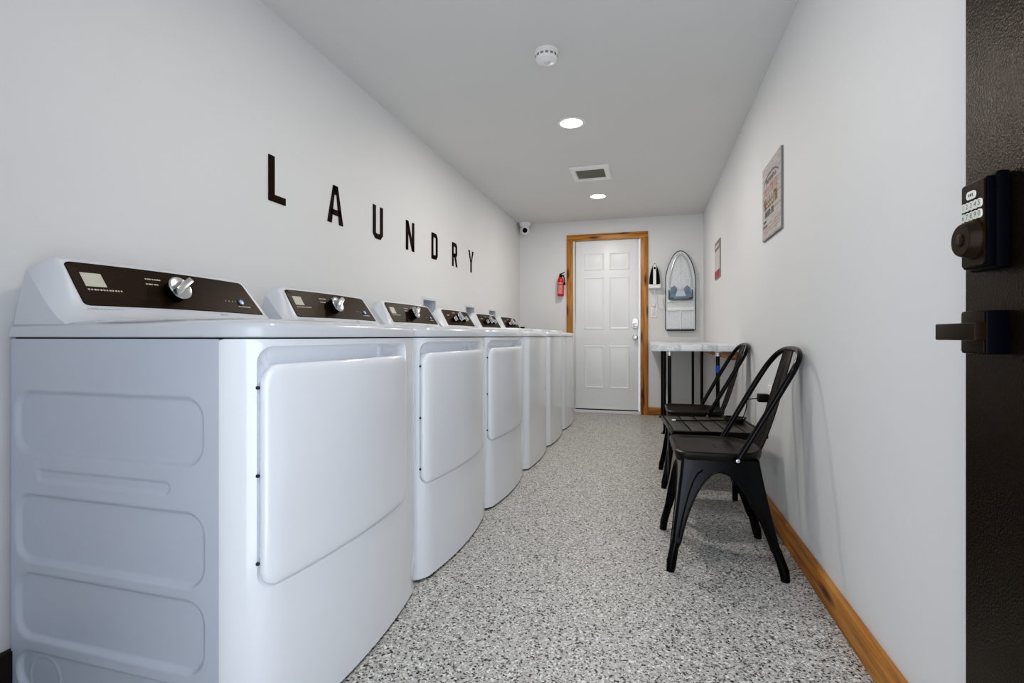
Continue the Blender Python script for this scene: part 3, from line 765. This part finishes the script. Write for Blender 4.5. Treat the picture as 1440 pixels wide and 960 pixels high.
m = MB(); m.lathe([(0.050, -0.016), (0.052, -0.020), (0.052, -0.038), (0.047, -0.046), (0.026, -0.050), (0.024, -0.052), (0.0, -0.052)], n=40); body = m.build('cover', M_whitetrim, t)
for k in range(14):
    a = 2 * PI * k / 14; mm = Matrix.Rotation(a, 4, 'Z'); MB().box(0.0515, 0.0528, -0.007, 0.007, -0.034, -0.024, mat=mm).build('smoke_slot', M_ventin, body)
m = MB(); m.box(-0.012, 0.012, -0.012, 0.012, -0.056, -0.0515, .002); m.build('test_button', M_plastic, body)
t = thing('ceiling_vent', 'square white exhaust vent with a grey-green grille in the ceiling', 'vent', (-0.462, 4.138, HC))
m = MB(); lp = []
for hx, z in ((0.160, -0.0005), (0.160, -0.008), (0.150, -0.020), (0.118, -0.022), (0.112, -0.004)):
    lp.append([(a, b * 1.06, z) for a, b in rrect(-hx, hx, -hx, hx, 0.012, 4, 2)])
m.rings(lp, cap1=False); m.build('frame', M_whitetrim, t, 30)
m = MB(); m.box(-0.114, 0.114, -0.12, 0.12, -0.006, -0.002); gr = m.build('grille', M_ventin, t)
M_slat = simple('vent_slat', (0.26, 0.26, 0.21), 0.7, noise=0.1)
for k in range(9): yy = -0.104 + k * 0.026; MB().box(-0.112, 0.112, yy - .003, yy + .003, -0.014, -0.006).build('slat', M_slat, gr)
t = thing('security_camera', 'white turret security camera with black lens in the ceiling corner', 'camera', (-1.432, 5.778, HC))
m = MB(); m.lathe([(0.070, -0.0005), (0.070, -0.022), (0.062, -0.036), (0.056, -0.040)], n=36); m.build('base', M_whitetrim, t)
m = MB(); m.lathe([(0.056, -0.036)] + [(0.058 * math.sin(math.radians(a)), -0.088 + 0.058 * math.cos(math.radians(a))) for a in range(50, 181, 10)], n=36); ball = m.build('ball', M_whitetrim, t)
dirn = Vector((0.26, -0.93, -0.22)).normalized(); rot = dirn.to_track_quat('Z', 'Y').to_matrix().to_4x4()
m = MB(); m.lathe([(0.029, 0.048), (0.028, 0.056), (0.022, 0.060), (0.0, 0.062)], (0, 0, -0.088), n=28, mat=rot); m.build('lens', M_blackplastic, ball)

# ================================================================ FIRE EXTINGUISHER
t = thing('fire_extinguisher', 'small red fire extinguisher hung beside the wooden door casing', 'fire extinguisher', (-1.004, YB - 0.052, 1.365))
m = MB(); m.lathe([(0.0, 0), (0.034, 0.0), (0.038, 0.006), (0.038, 0.185), (0.034, 0.205), (0.022, 0.222), (0.016, 0.228)], n=32); cylb = m.build('cylinder', M_red, t)
lb = MB(); lb.grid(lambda a, b: (0.0385 * math.cos(-PI * .5 + (a - .5) * 1.5), 0.0385 * math.sin(-PI * .5 + (a - .5) * 1.5), 0.03 + 0.13 * b), 12, 4); lb.build('instruction_label', M_redlabel, cylb)
m = MB(); m.lathe([(0.017, 0.224), (0.020, 0.228), (0.020, 0.242), (0.012, 0.248)], n=20); m.box(-0.014, 0.018, -0.012, 0.012, 0.240, 0.258, .004)
m.build('valve_head', M_blackplastic, t)
m = MB(); m.box(-0.012, 0.058, -0.008, 0.008, -0.005, 0.005, .003, mat=Matrix.Translation((-0.004, 0, 0.262)) @ Matrix.Rotation(-0.38, 4, 'Y'));
m.build('squeeze_lever', M_blackplastic, t)
MB().box(0.0185, 0.044, -0.008, 0.008, 0.243, 0.250, .002).build('carry_handle', M_blackplastic, t)
m = MB(); m.tube(smooth_path([(0.018, 0, 0.245), (0.034, 0, 0.235), (0.046, 0, 0.20), (0.048, 0, 0.165)], 6), [0.006] * 18 + [0.009], 10); m.lathe([(0.008, 0.03), (0.014, 0.0), (0.010, 0.0)], (0.048, 0, 0.135), n=14); m.build('hose', M_blackplastic, t)
m = MB(); m.box(-0.02, 0.02, 0.036, 0.0515, 0.06, 0.20, .002); wm = m.build('wall_mount', M_blackplastic, t); m = MB(); m.tube([(0.040 * math.cos(a), 0.040 * math.sin(a), 0.14) for a in [2 * PI * k / 24 for k in range(25)]], 0.0028, 6, cap=False); m.build('strap', M_blackplastic, wm)

# ================================================================ IRONING BOARD, IRON, SWITCH
def board_outline(ins=0.0, n=40):
    hw, top, bot = 0.157 - ins, 1.842 - ins, 0.958 + ins
    pts = []
    for k in range(n + 1):
        t_ = 1 - (1 - k / n) ** 1.8; z = 1.53 + (top - 1.53) * t_; pts.append((hw * max(0.0, 1 - t_ ** 1.5) ** 0.5, z))
    right = [(hw, bot + 0.012), (hw, 1.05), (hw, 1.2), (hw, 1.35)] + pts
    left = [(-x, z) for x, z in right[::-1]][1:]
    return [(hw - 0.015, bot)] + right + left + [(-hw + 0.015, bot)]
YM = YB - 0.045
t = thing('ironing_board', 'small grey ironing board hung nose-up on the end wall above the counter', 'ironing board', (0.339, YM, 0))
m = MB(); o0 = board_outline(); m.prism(o0, lambda a, b: (a, 0.018, b), lambda a, b: (a, 0.0, b)); m.build('board', M_board, t, 30)
m = MB(); pts = [(x, -0.002, z) for x, z in o0]; m.tube(pts + [pts[0]], 0.0048, 8, cap=False); m.build('rim', M_rim, t)
for s in (-1, 1): MB().tube(smooth_path([(s * 0.118, -0.012, 1.44), (s * 0.110, -0.013, 1.55), (s * 0.088, -0.013, 1.66), (s * 0.055, -0.012, 1.75), (0.010 * s, -0.012, 1.805)], 5), 0.007, 10).build('folded_leg', M_silver, t)
m = MB(); m.lathe([(0.0, -0.020), (0.009, -0.018), (0.010, -0.008), (0.004, -0.006), (0.004, 0.04)], (0, 0, 1.818), 'Y', 16); m.build('hanging_hook', M_whitetrim, t)
MB().box(-0.006, 0.006, -0.014, -0.002, 0.965, 1.178, .002).build('centre_rod', M_whitetrim, t); MB().box(-0.003, 0.003, -0.008, -0.001, 1.42, 1.80, .001).build('centre_rod', M_silver, t)
m = MB(); m.box(-0.142, 0.142, -0.022, -0.002, 1.178, 1.216, .008); m.build('cross_bar', M_whitetrim, t)
MB().box(-0.145, 0.145, -0.016, -0.001, 1.272, 1.288, .003).build('brace', M_whitetrim, t); MB().box(-0.145, 0.145, -0.014, -0.002, 0.961, 0.976, .003).build('brace', M_rim, t)
t = thing('iron_holder', 'blue-grey plastic iron rest fixed across the ironing board', 'iron holder', (0.339, YM - 0.024, 0))
m = MB(); m.box(-0.124, 0.124, -0.03, 0, 1.304, 1.375, .008, 3)
for s in (-1, 1): m.prism([(s * 0.112, 1.37), (s * 0.035, 1.37), (s * 0.038, 1.425), (s * 0.066, 1.455), (s * 0.100, 1.432)], lambda a, b: (a, -0.022, b), lambda a, b: (a, -0.002, b))
m.build('tray', M_bluegrey, t, 30)
m = MB(); m.prism([(-0.055, 1.335), (0.055, 1.335), (0.038, 1.398), (-0.038, 1.398)], lambda a, b: (a, -0.034, b), lambda a, b: (a, -0.0305, b)); m.build('heat_pad', M_paleblue, t)
m = MB(); m.box(-0.122, 0.122, -0.036, -0.024, 1.296, 1.308, .003)
MB().box(-0.03, 0.03, -0.001, 0.008, 1.31, 1.36, .002).build('mounting_plate', M_rim, t)
for s in (-1, 1): m.box(s * 0.122 - .007, s * 0.122 + .007, -0.036, -0.02, 1.302, 1.405, .003); m.box(s * 0.10 - .02, s * 0.10 + .02, -0.037, -0.03, 1.304, 1.322, .003)
m.build('wire_arm', M_rim, t)

# clothes iron hung nose up: white body, black sides
t = thing('clothes_iron', 'white and black clothes iron hung nose-up right of the door casing', 'iron', (0.064, YB - 0.012, 1.47))
def iron_outline(k, n=16):
    pts = []
    for i in range(n + 1):
        a = i / n; z = 0.245 * a; w = 0.062 * (1 - a ** 2.3) ** 0.75; pts.append((w * k, z))
    return pts + [(-x, z) for x, z in pts[::-1]][1:]
m = MB(); lp = []
for k, yy in ((1, 0), (1, -0.012), (0.97, -0.02)): lp.append([(x, yy, z) for x, z in iron_outline(k)])
m.rings(lp, cap0=True); m.build('soleplate', M_silver, t)
m = MB(); lp = []
for k, yy in ((0.95, -0.02), (0.93, -0.04), (0.80, -0.060), (0.6, -0.068)): lp.append([(x, yy, 0.004 + z * (0.96 + 0.03 * k)) for x, z in iron_outline(k)])
m.rings(lp, cap0=True); m.build('body', M_blackplastic, t)
m = MB(); m.prism([(-0.017, 0.0), (0.017, 0.0), (0.015, 0.16), (0.020, 0.19), (0.012, 0.222), (0, 0.232), (-0.012, 0.222), (-0.020, 0.19), (-0.015, 0.16)], lambda a, b: (a, -0.062, b), lambda a, b: (a, -0.083, b)); hd = m.build('handle', M_whitetrim, t, 30)
m = MB(); m.lathe([(0.013, 0), (0.013, -0.006), (0.0, -0.007)], (0, -0.083, 0.185), 'Y', 20); m.build('steam_dial', M_blackplastic, hd)
m = MB(); lp = []
for ins, yy in ((0, 0), (0, -0.058), (0.008, -0.072)): lp.append([(a, yy, b) for a, b in rrect(-0.070 + ins, 0.072 - ins, -0.042 + ins, 0.010 - ins, 0.016, 5, 2)])
m.rings(lp, cap0=True); m.build('heel', M_whitetrim, t, 30)
m = MB(); m.tube(smooth_path([(0.0, -0.05, -0.04), (0.004, -0.04, -0.10), (0.012, -0.03, -0.17), (0.038, -0.02, -0.24), (0.075, -0.016, -0.262), (0.098, -0.014, -0.255)], 8), 0.0042, 8)
m.tube(smooth_path([(0.098, -0.014, -0.255), (0.092, -0.012, -0.22), (0.084, -0.012, -0.17), (0.086, -0.012, -0.135)], 6), 0.0038, 8); m.build('cord', M_whitetrim, t)
t = thing('wall_outlet', 'white wall outlet plate on the end wall below the iron', 'outlet', (0.055, YB - 0.0005, 1.165))
m = MB(); m.box(-0.036, 0.036, -0.006, 0, -0.058, 0.058, .002); m.build('plate', M_whitetrim, t)
m = MB(); m.box(-0.017, 0.017, -0.008, -0.005, -0.034, 0.034, .001); m.build('socket', M_plastic, t)
t = thing('iron_plug', 'white plug of the iron cord pushed against the end wall', 'plug', (0.052, YB - 0.0005, 1.246))
m = MB(); m.lathe([(0.0, -0.032), (0.014, -0.030), (0.020, -0.012), (0.020, 0.0)], axis='Y', n=20); m.build('plug_body', M_whitetrim, t)

# ================================================================ COUNTER
CYF, CX_0, CZT, CTH = 3.60, 0.012, 0.836, 0.045
t = thing('folding_counter', 'long white marble-top folding counter along the right wall on black pipe legs', 'counter', (0, 0, 0))
m = MB(); m.box(CX_0, XR - 0.001, CYF, YB - 0.024, CZT - CTH, CZT, .004, 2); m.build('counter_top', M_marble, t, 30)
for k, yy in enumerate((3.70, 4.78, 5.72)):
    for xx in (0.142, 0.462):
        m = MB(); m.tube([(xx, yy, 0.008), (xx, yy, CZT - CTH - 0.006)], 0.0125, 16); lg = m.build('pipe_leg', M_blackmetal, t)
        m = MB(); m.lathe([(0.035, 0.0), (0.035, 0.006), (0.018, 0.010), (0.018, 0.026)], (xx, yy, 0), n=20); m.build('floor_flange', M_blackmetal, lg)
        m = MB(); z = CZT - CTH; m.lathe([(0.026, z - 0.0005), (0.026, z - 0.006), (0.0185, z - 0.010), (0.0175, z - 0.035), (0.0135, z - 0.036)], (xx, yy, 0), n=20); m.build('top_flange', M_silver if k == 0 else M_blackmetal, lg)
        if k == 0 and xx > .3:
            m = MB(); m.lathe([(0.0135, 0.640), (0.0138, 0.641), (0.0138, 0.690), (0.0135, 0.691)], (xx, yy, 0), n=20); m.build('tape_band', M_bluetape, lg)['label'] = 'blue tape band'
m = MB(); m.box(XR - 0.046, XR - 0.001, CYF + 0.045, YB - 0.024, CZT - CTH - 0.058, CZT - CTH - 0.0005, .003); m.build('wall_cleat', M_wood_y, t, 30)['label'] = 'orange stained wood cleat on the wall'

# ================================================================ SIGNS ON THE RIGHT WALL
t = thing('laundry_sign', 'square whitewashed plank sign with faded lettering on the right wall', 'sign', (XR - 0.0005, 2.662, 1.569))
m = MB(); m.box(-0.009, 0, -0.186, 0.186, -0.186, 0.186, .001); m.build('canvas', M_canvas_edge, t)
m = MB(); m.box(-0.0105, -0.0085, -0.184, 0.184, -0.184, 0.184); fc = m.build('printed_face', M_sign, t, 0)
def ink(par, mat, rows, name):
    for polys in rows:
        mb = MB()
        for p in polys: mb.prism(p, lambda a, b: (-0.0105, -a * 1.06, b), lambda a, b: (-0.0112, -a * 1.06, b))
        mb.build(name, mat, par, 0)
def arc_band(r, a0, a1, cz, w, cx=0, n=20):
    out = []
    for k in range(n):
        a, b = math.radians(a0 + (a1 - a0) * k / n), math.radians(a0 + (a1 - a0) * (k + 1) / n)
        out.append([(cx + r * math.cos(a), cz + r * math.sin(a)), (cx + r * math.cos(b), cz + r * math.sin(b)), (cx + (r - w) * math.cos(b), cz + (r - w) * math.sin(b)), (cx + (r - w) * math.cos(a), cz + (r - w) * math.sin(a))])
    return out
def glyph_row(x0, x1, z, h, n, w):
    out = []
    for k in range(n):
        x = x0 + (x1 - x0) * (k + .5) / n; g = (x1 - x0) / n * .62
        out.append(stroke((x - g / 2, z - h / 2), (x - g / 2, z + h / 2), w))
        c = random.random()
        if c < .4: out.append(stroke((x - g / 2, z + h / 2 - w / 2), (x + g / 2, z + h / 2 - w / 2), w)); out.append(stroke((x + g / 2, z + h / 2), (x + g / 2, z - h / 2), w))
        elif c < .7: out.append(stroke((x - g / 2, z - h / 2 + w / 2), (x + g / 2, z - h / 2 + w / 2), w)); out.append(stroke((x - g / 2, z), (x + g / 3, z), w))
        else: out.append(stroke((x - g / 2, z + h / 2), (x + g / 2, z - h / 2), w)); out.append(stroke((x + g / 2, z - h / 2), (x + g / 2, z + h / 2), w))
    return [[(p[0], p[1]) for p in q] for q in out]
def clean(q): return [[(p[0], p[1]) for p in s] for s in q]
ink(fc, M_signgrey, [arc_band(0.30, 62, 118, -0.165, 0.008), clean(glyph_row(-0.10, 0.10, 0.098, 0.022, 9, 0.004)), clean(glyph_row(-0.12, 0.05, -0.062, 0.030, 7, 0.006)), clean(glyph_row(-0.15, -0.09, -0.095, 0.012, 4, 0.005)), clean([stroke((-0.155, -0.118), (-0.075, -0.118), 0.012)])], 'grey_lettering')
ink(fc, M_signpink, [clean(glyph_row(-0.13, 0.13, 0.052, 0.046, 8, 0.008)), clean([stroke((-0.16, -0.138), (0.15, -0.132), 0.005)]), clean([stroke((-0.14, -0.152), (0.15, -0.150), 0.004)])], 'red_lettering')
ink(fc, M_signtan, [clean(glyph_row(-0.14, 0.12, -0.008, 0.056, 7, 0.010))], 'tan_lettering')
t = thing('wall_notice', 'small framed paper notice with a red foot, further along the right wall', 'notice', (XR - 0.0005, 4.640, 1.556))
m = MB(); m.box(-0.008, 0, -0.156, 0.156, -0.158, 0.168, .001); m.build('board', M_canvas_edge, t)
m = MB(); m.box(-0.0095, -0.0075, -0.154, 0.154, -0.156, 0.166); fc2 = m.build('paper', M_signpaper, t, 0)
mb = MB(); mb.box(-0.0102, -0.0095, -0.152, 0.152, -0.154, -0.088); mb.build('red_band', M_signred, fc2, 0)
mb = MB(); mb.box(-0.0102, -0.0095, -0.152, 0.152, 0.085, 0.163); mb.box(-0.0109, -0.0102, -0.11, 0.11, 0.11, 0.135, mi=1); mb.build('header_band', [simple('notice_brown', (0.22, 0.17, 0.13), 0.7, noise=0.2, nscale=40), M_signpaper], fc2, 0)

# ================================================================ CHAIRS
# local: faces -x, width along y, floor at z=0
FX, FY, RX, RY = -0.210, 0.222, 0.212, 0.212        # foot positions
TXF, TXR, TY, TZ = -0.155, 0.125, 0.172, 0.424      # leg tops under the seat
def seat_outline(ins=0.0):
    x0, x1, hw, rf, rb = -0.178 + ins, 0.160 - ins, 0.176 - ins, 0.045, 0.150 - ins * .6
    return rrect(x0, x1, -hw, hw, (rb, rf, rf, rb), 10, 6)
def chair(label, loc, rz):
    t = thing('metal_cafe_chair', label, 'chair', loc, rz, 'black metal cafe chairs')
    m = MB(); lp = []
    for ins, z in ((0.006, 0.410), (0.002, 0.424), (-0.001, 0.438), (0.000, 0.446), (0.005, 0.4505), (0.012, 0.450), (0.020, 0.4445), (0.032, 0.4405)):
        lp.append([(a, b, z) for a, b in seat_outline(ins)])
    for s_ in (0.75, 0.5, 0.25, 0.03): lp.append([(-0.01 + (a + 0.01) * s_, b * s_, 0.4395) for a, b in seat_outline(0.032)])
    m.rings(lp); 
    for (a, b) in ((-0.02, -0.02), (-0.02, 0.02), (0.02, 0.02), (0.02, -0.02)): m.lathe([(0.0045, 0.4392), (0.0045, 0.4402), (0, 0.4402)], (a + 0.01, b, 0), n=10, mi=1)
    m.build('seat', [M_seatmetal, M_rubber], t, 40)
    # legs: bent sheet, wide under the apron and narrowing to the foot
    for fx, sx in ((-1, 'front'), (1, 'rear')):
        for sy in (-1, 1):
            bx, by = (FX, FY) if fx < 0 else (RX, RY); tx = TXF if fx < 0 else TXR
            ZR = [0.012 + 0.268 * j / 14 for j in range(14)] + [0.28 + 0.098 * math.sin(j / 18 * PI / 2) for j in range(19)] + [0.384, 0.405, 0.424]; NR = len(ZR) - 1; rows = []; beadx = []; beady = []
            for k in range(NR + 1):
                z = ZR[k]; q = (z - 0.012) / (TZ - 0.012)
                # legs splay more towards the foot
                cx = tx + (bx - tx) * (1 - q) ** 1.15; cyy = TY + (by - TY) * (1 - q) ** 1.15
                midx = (TXF + TXR) / 2
                Lx = abs(cx - midx); Ly = cyy
                arch = 0.378
                def arm(L, base):
                    if z >= arch: return L
                    o = (L - base) * max(0.0, 1 - (z / arch) ** 3.2) ** 0.5
                    return L - o
                base = 0.026 + 0.018 * q
                if z < 0.10: base = 0.024
                wx, wy = arm(Lx, base), arm(Ly, base)
                r = 0.012; row = []
                dx = -fx; dy = -sy
                C = Vector((cx, sy * cyy, z))
                for j in range(5): 
                    tt = wx + (r - wx) * j / 4; row.append(C + Vector((dx * tt, 0, 0)))
                for j in range(1, 5):
                    a = PI / 2 * j / 5; row.append(C + Vector((dx * (r - r * math.sin(a)), dy * (r - r * math.cos(a)), 0)))
                for j in range(5):
                    tt = r + (wy - r) * j / 4; row.append(C + Vector((0, dy * tt, 0)))
                rows.append(row)
                if z <= arch: beadx.append(row[0] + Vector((0, dy * 0.002, 0))); beady.append(row[-1] + Vector((dx * 0.002, 0, 0)))
            m = MB(); n = len(rows[0])
            inner = [[p + Vector((-fx * 0.003 * (1 if j >= 4 else 0.2), -sy * 0.003 * (1 if j <= n - 5 else 0.2), 0)) for j, p in enumerate(row)] for row in rows]
            vs = [p for r_ in rows for p in r_] + [p for r_ in inner for p in r_]; B = len(rows) * n
            fs = []
            for i in range(len(rows) - 1):
                for j in range(n - 1):
                    a = i * n + j; fs.append((a, a + 1, a + n + 1, a + n)); fs.append((B + a, B + a + n, B + a + n + 1, B + a + 1))
                for j in (0, n - 1): a = i * n + j; fs.append((a, a + n, B + a + n, B + a))
            for j in range(n - 1):
                fs.append((j, B + j, B + j + 1, j + 1)); a = (len(rows) - 1) * n + j; fs.append((a, a + 1, B + a + 1, B + a))
            m.add(vs, fs)
            m.tube(beadx, 0.0042, 8); m.tube(beady, 0.0042, 8)
            # stiffening rib down the outer corner face
            m.tube([rows[k][2] + Vector((0, sy * 0.001, 0)) for k in range(6, NR - 1)], 0.003, 6)
            lg = m.build('leg', M_blackmetal, t, 50)
            ft = MB(); 
            ft.tube([Vector((bx - fx * 0.010, sy * (by - 0.010), 0.0)), Vector((bx - fx * 0.0125, sy * (by - 0.0125), 0.035)), rows[5][6] + Vector((-fx * .010, -sy * .010, 0))], [0.0155, 0.0165, 0.0165], 14)
            ft.build('foot_sleeve', M_blackmetal, lg)
    # back hoop
    half = [(0.040, 0.183, 0.420), (0.095, 0.187, 0.520), (0.150, 0.190, 0.620), (0.206, 0.188, 0.720), (0.240, 0.178, 0.778), (0.263, 0.148, 0.816), (0.276, 0.100, 0.836), (0.283, 0.045, 0.843)]
    hp = smooth_path([(x, -y, z) for x, y, z in half] + [(0.284, 0, 0.844)] + half[::-1], 6)
    m = MB(); m.tube(hp, 0.0115, 14); hoop = m.build('back_hoop', M_blackmetal, t)
    for s in (-1, 1):
        m = MB(); m.lathe([(0.0, -0.006), (0.007, -0.005), (0.007, 0.0)], (0.043, s * 0.190, 0.428), 'Y', 12) if s < 0 else m.lathe([(0.0, 0.006), (0.007, 0.005), (0.007, 0.0)], (0.043, s * 0.190, 0.428), 'Y', 12)
        m.build('bolt', M_chrome, hoop)
    # splat with two raised ribs
    path = smooth_path([(0.148, 0, 0.418), (0.172, 0, 0.470), (0.205, 0, 0.570), (0.238, 0, 0.690), (0.262, 0, 0.780), (0.278, 0, 0.838)], 6)
    m = MB(); NU = 24
    def sp(u, v, back=0.0):
        i = v * (len(path) - 1); k = min(int(i), len(path) - 2); p = path[k].lerp(path[k + 1], i - k)
        hw = 0.056 + 0.012 * (1 - abs(2 * v - 1)); yy = (u - .5) * 2 * hw
        rib = 0.005 * (math.exp(-((u - .30) / .05) ** 2) + math.exp(-((u - .70) / .05) ** 2)) * sstep(0.05, 0.15, v) * (1 - sstep(0.78, 0.88, v))
        curve = 0.010 * (2 * u - 1) ** 2
        return Vector((p.x - rib - curve + back, yy, p.z + 0.3 * back))
    m.grid(lambda a, b: sp(a, b), NU, 40); m.grid(lambda a, b: sp(a, b, 0.003), NU, 40)
    for u in (0, 1): m.tube([sp(u, k / 20, 0.0015) for k in range(21)], 0.0028, 6)
    m.build('back_splat', M_seatmetal, t, 60)
    return t
chair0 = chair('black metal chair standing nearest the entrance against the right wall', (0.272, 2.205, 0), math.radians(2.0))
chair1 = copy_tree(chair0); chair1.location = (0.282, 3.275, 0); chair1.rotation_euler = (0, 0, math.radians(1.0))
chair1['label'] = 'black metal chair behind the side table, in front of the marble counter'

# ================================================================ SIDE TABLE AND CHARGER
TX, TYc, TZt = 0.300, 2.735, 0.446
t = thing('side_table', 'low black plank-top side table standing between the two chairs', 'side table', (TX, TYc, 0), math.radians(4.5))
hx, hy = 0.214, 0.235
m = MB(); e = 0.012
m.box(-hx, hx, -hy, -hy + e, TZt - 0.024, TZt, .002); m.box(-hx, hx, hy - e, hy, TZt - 0.024, TZt, .002); m.box(-hx, -hx + e, -hy + e, hy - e, TZt - 0.024, TZt, .002); m.box(hx - e, hx, -hy + e, hy - e, TZt - 0.024, TZt, .002)
m.build('top_frame', M_blackmetal, t, 30)
m = MB(); nP = 5; span = 2 * (hx - e) / nP
for k in range(nP): m.box(-hx + e + k * span + 0.0035, -hx + e + (k + 1) * span - 0.0035, -hy + e, hy - e, TZt - 0.016, TZt - 0.002, .002)
m.box(-hx + e, hx - e, -hy + e, hy - e, TZt - 0.022, TZt - 0.018, mi=1)
m.build('plank_top', [M_plank, M_rubber], t, 30)
for sx in (-1, 1):
    for sy in (-1, 1):
        m = MB(); x, yy = sx * (hx - 0.045), sy * (hy - 0.045); m.box(x - .013, x + .013, yy - .013, yy + .013, 0, TZt - 0.0225, .002); lg = m.build('leg', M_blackmetal, t, 30)
for sy in (-1, 1): MB().box(-hx + .04, hx - .04, sy * (hy - 0.045) - .008, sy * (hy - 0.045) + .008, TZt - 0.048, TZt - 0.0225, .002).build('apron_rail', M_blackmetal, t, 30)
zt = TZt
t = thing('power_adapter', 'black power adapter in the right wall outlet, its thin cord trailing onto the side table', 'charger', (0, 0, 0))
ay, az = 2.735, 0.586
m = MB(); m.box(XR - 0.056, XR - 0.0075, ay - 0.024, ay + 0.024, az - 0.020, az + 0.020, .004, 2); m.build('adapter_body', M_blackplastic, t, 30)
m = MB(); m.tube(smooth_path([(XR - 0.056, ay, az - .004), (XR - 0.086, ay, az - .008), (XR - 0.102, ay + .01, az - .016), (XR - 0.104, ay + .03, az - 0.06), (XR - 0.116, ay + .06, az - 0.115), (0.452, 2.83, zt + .012), (0.43, 2.84, zt + .004)], 8), 0.0022, 8)
m.tube(smooth_path([(0.43, 2.84, zt + .004), (0.36, 2.83, zt + .003), (0.27, 2.80, zt + .003), (0.19, 2.775, zt + .003), (0.138, 2.765, zt + .004)], 8), 0.0030, 8)
for k in range(4):
    a0 = 0.7 * k; m.tube([(0.432 + (0.040 + .004 * k) * math.cos(a + a0), 2.80 + (0.055 + .003 * k) * math.sin(a + a0), zt + .006 + 0.006 * k + .003 * math.sin(2 * a)) for a in [2 * PI * j / 28 for j in range(29)]], 0.0034, 8)
m.build('cord', M_blackplastic, t)
m = MB(); m.box(0.118, 0.138, 2.758, 2.770, zt + .001, zt + .009, .002); m.build('connector', M_whitetrim, t)['label'] = 'white cord tip'
m = MB(); m.box(0.395, 0.475, 2.775, 2.815, zt + .0005, zt + .022, .006, 2); m.build('cable_wrap', M_blackplastic, t, 30)
t = thing('wall_outlet', 'white wall outlet plate on the right wall behind the black power adapter', 'outlet', (XR - 0.0005, ay - .004, az + .006))
m = MB(); m.box(-0.006, 0, -0.036, 0.036, -0.058, 0.058, .002); m.build('plate', M_whitetrim, t)
m = MB(); m.box(-0.007, -0.005, -0.017, 0.017, -0.034, 0.034, .0008); m.build('socket', M_plastic, t)

# ================================================================ LIGHT AND CAMERA
def area(name, loc, rot, sx, sy, e, col, shape='RECTANGLE', spread=PI):
    l = bpy.data.lights.new(name, 'AREA'); l.shape = shape; l.size = sx; l.size_y = sy; l.energy = e; l.color = col; l.spread = spread
    o = bpy.data.objects.new(name, l); o.location = loc; o.rotation_euler = rot; COL.objects.link(o); return o
for yy, e in ((1.42, 5), (3.142, 11.5), (4.855, 10.5)):
    area('downlight_lamp', (-0.474, yy, HC - 0.012), (0, 0, 0), 0.13, 0.13, e, (1.0, 0.94, 0.86), 'DISK')
w = bpy.data.worlds.new('daylight'); sc.world = w; w.use_nodes = True
nt = w.node_tree; nt.nodes.clear()
bg = nt.nodes.new('ShaderNodeBackground'); wo = nt.nodes.new('ShaderNodeOutputWorld')
bg.inputs[0].default_value = (0.84, 0.91, 1.0, 1); bg.inputs[1].default_value = 3.75
nt.links.new(bg.outputs[0], wo.inputs[0])

cam = bpy.data.cameras.new('camera'); co = bpy.data.objects.new('camera', cam); COL.objects.link(co)
co.location = (0, 0, CAM_Z); co.rotation_euler = (PI / 2, 0, 0.2688)
cam.sensor_width = 36; cam.lens = 36 * 698.05 / 1440; cam.shift_y = -7.45 / 1440; cam.clip_start = 0.02
sc.camera = co
sc.view_settings.view_transform = 'Standard'; sc.view_settings.look = 'None'; sc.view_settings.exposure = 0; sc.view_settings.gamma = 1
vs_ = sc.view_settings; vs_.use_curve_mapping = True
cm = vs_.curve_mapping; c_ = cm.curves[3]
for p_, q_ in ((0.02, 0.010), (0.09, 0.075), (0.30, 0.30)): c_.points.new(p_, q_)
cm.update()
sc.cycles.max_bounces = 10; sc.cycles.diffuse_bounces = 6; sc.cycles.use_denoising = True
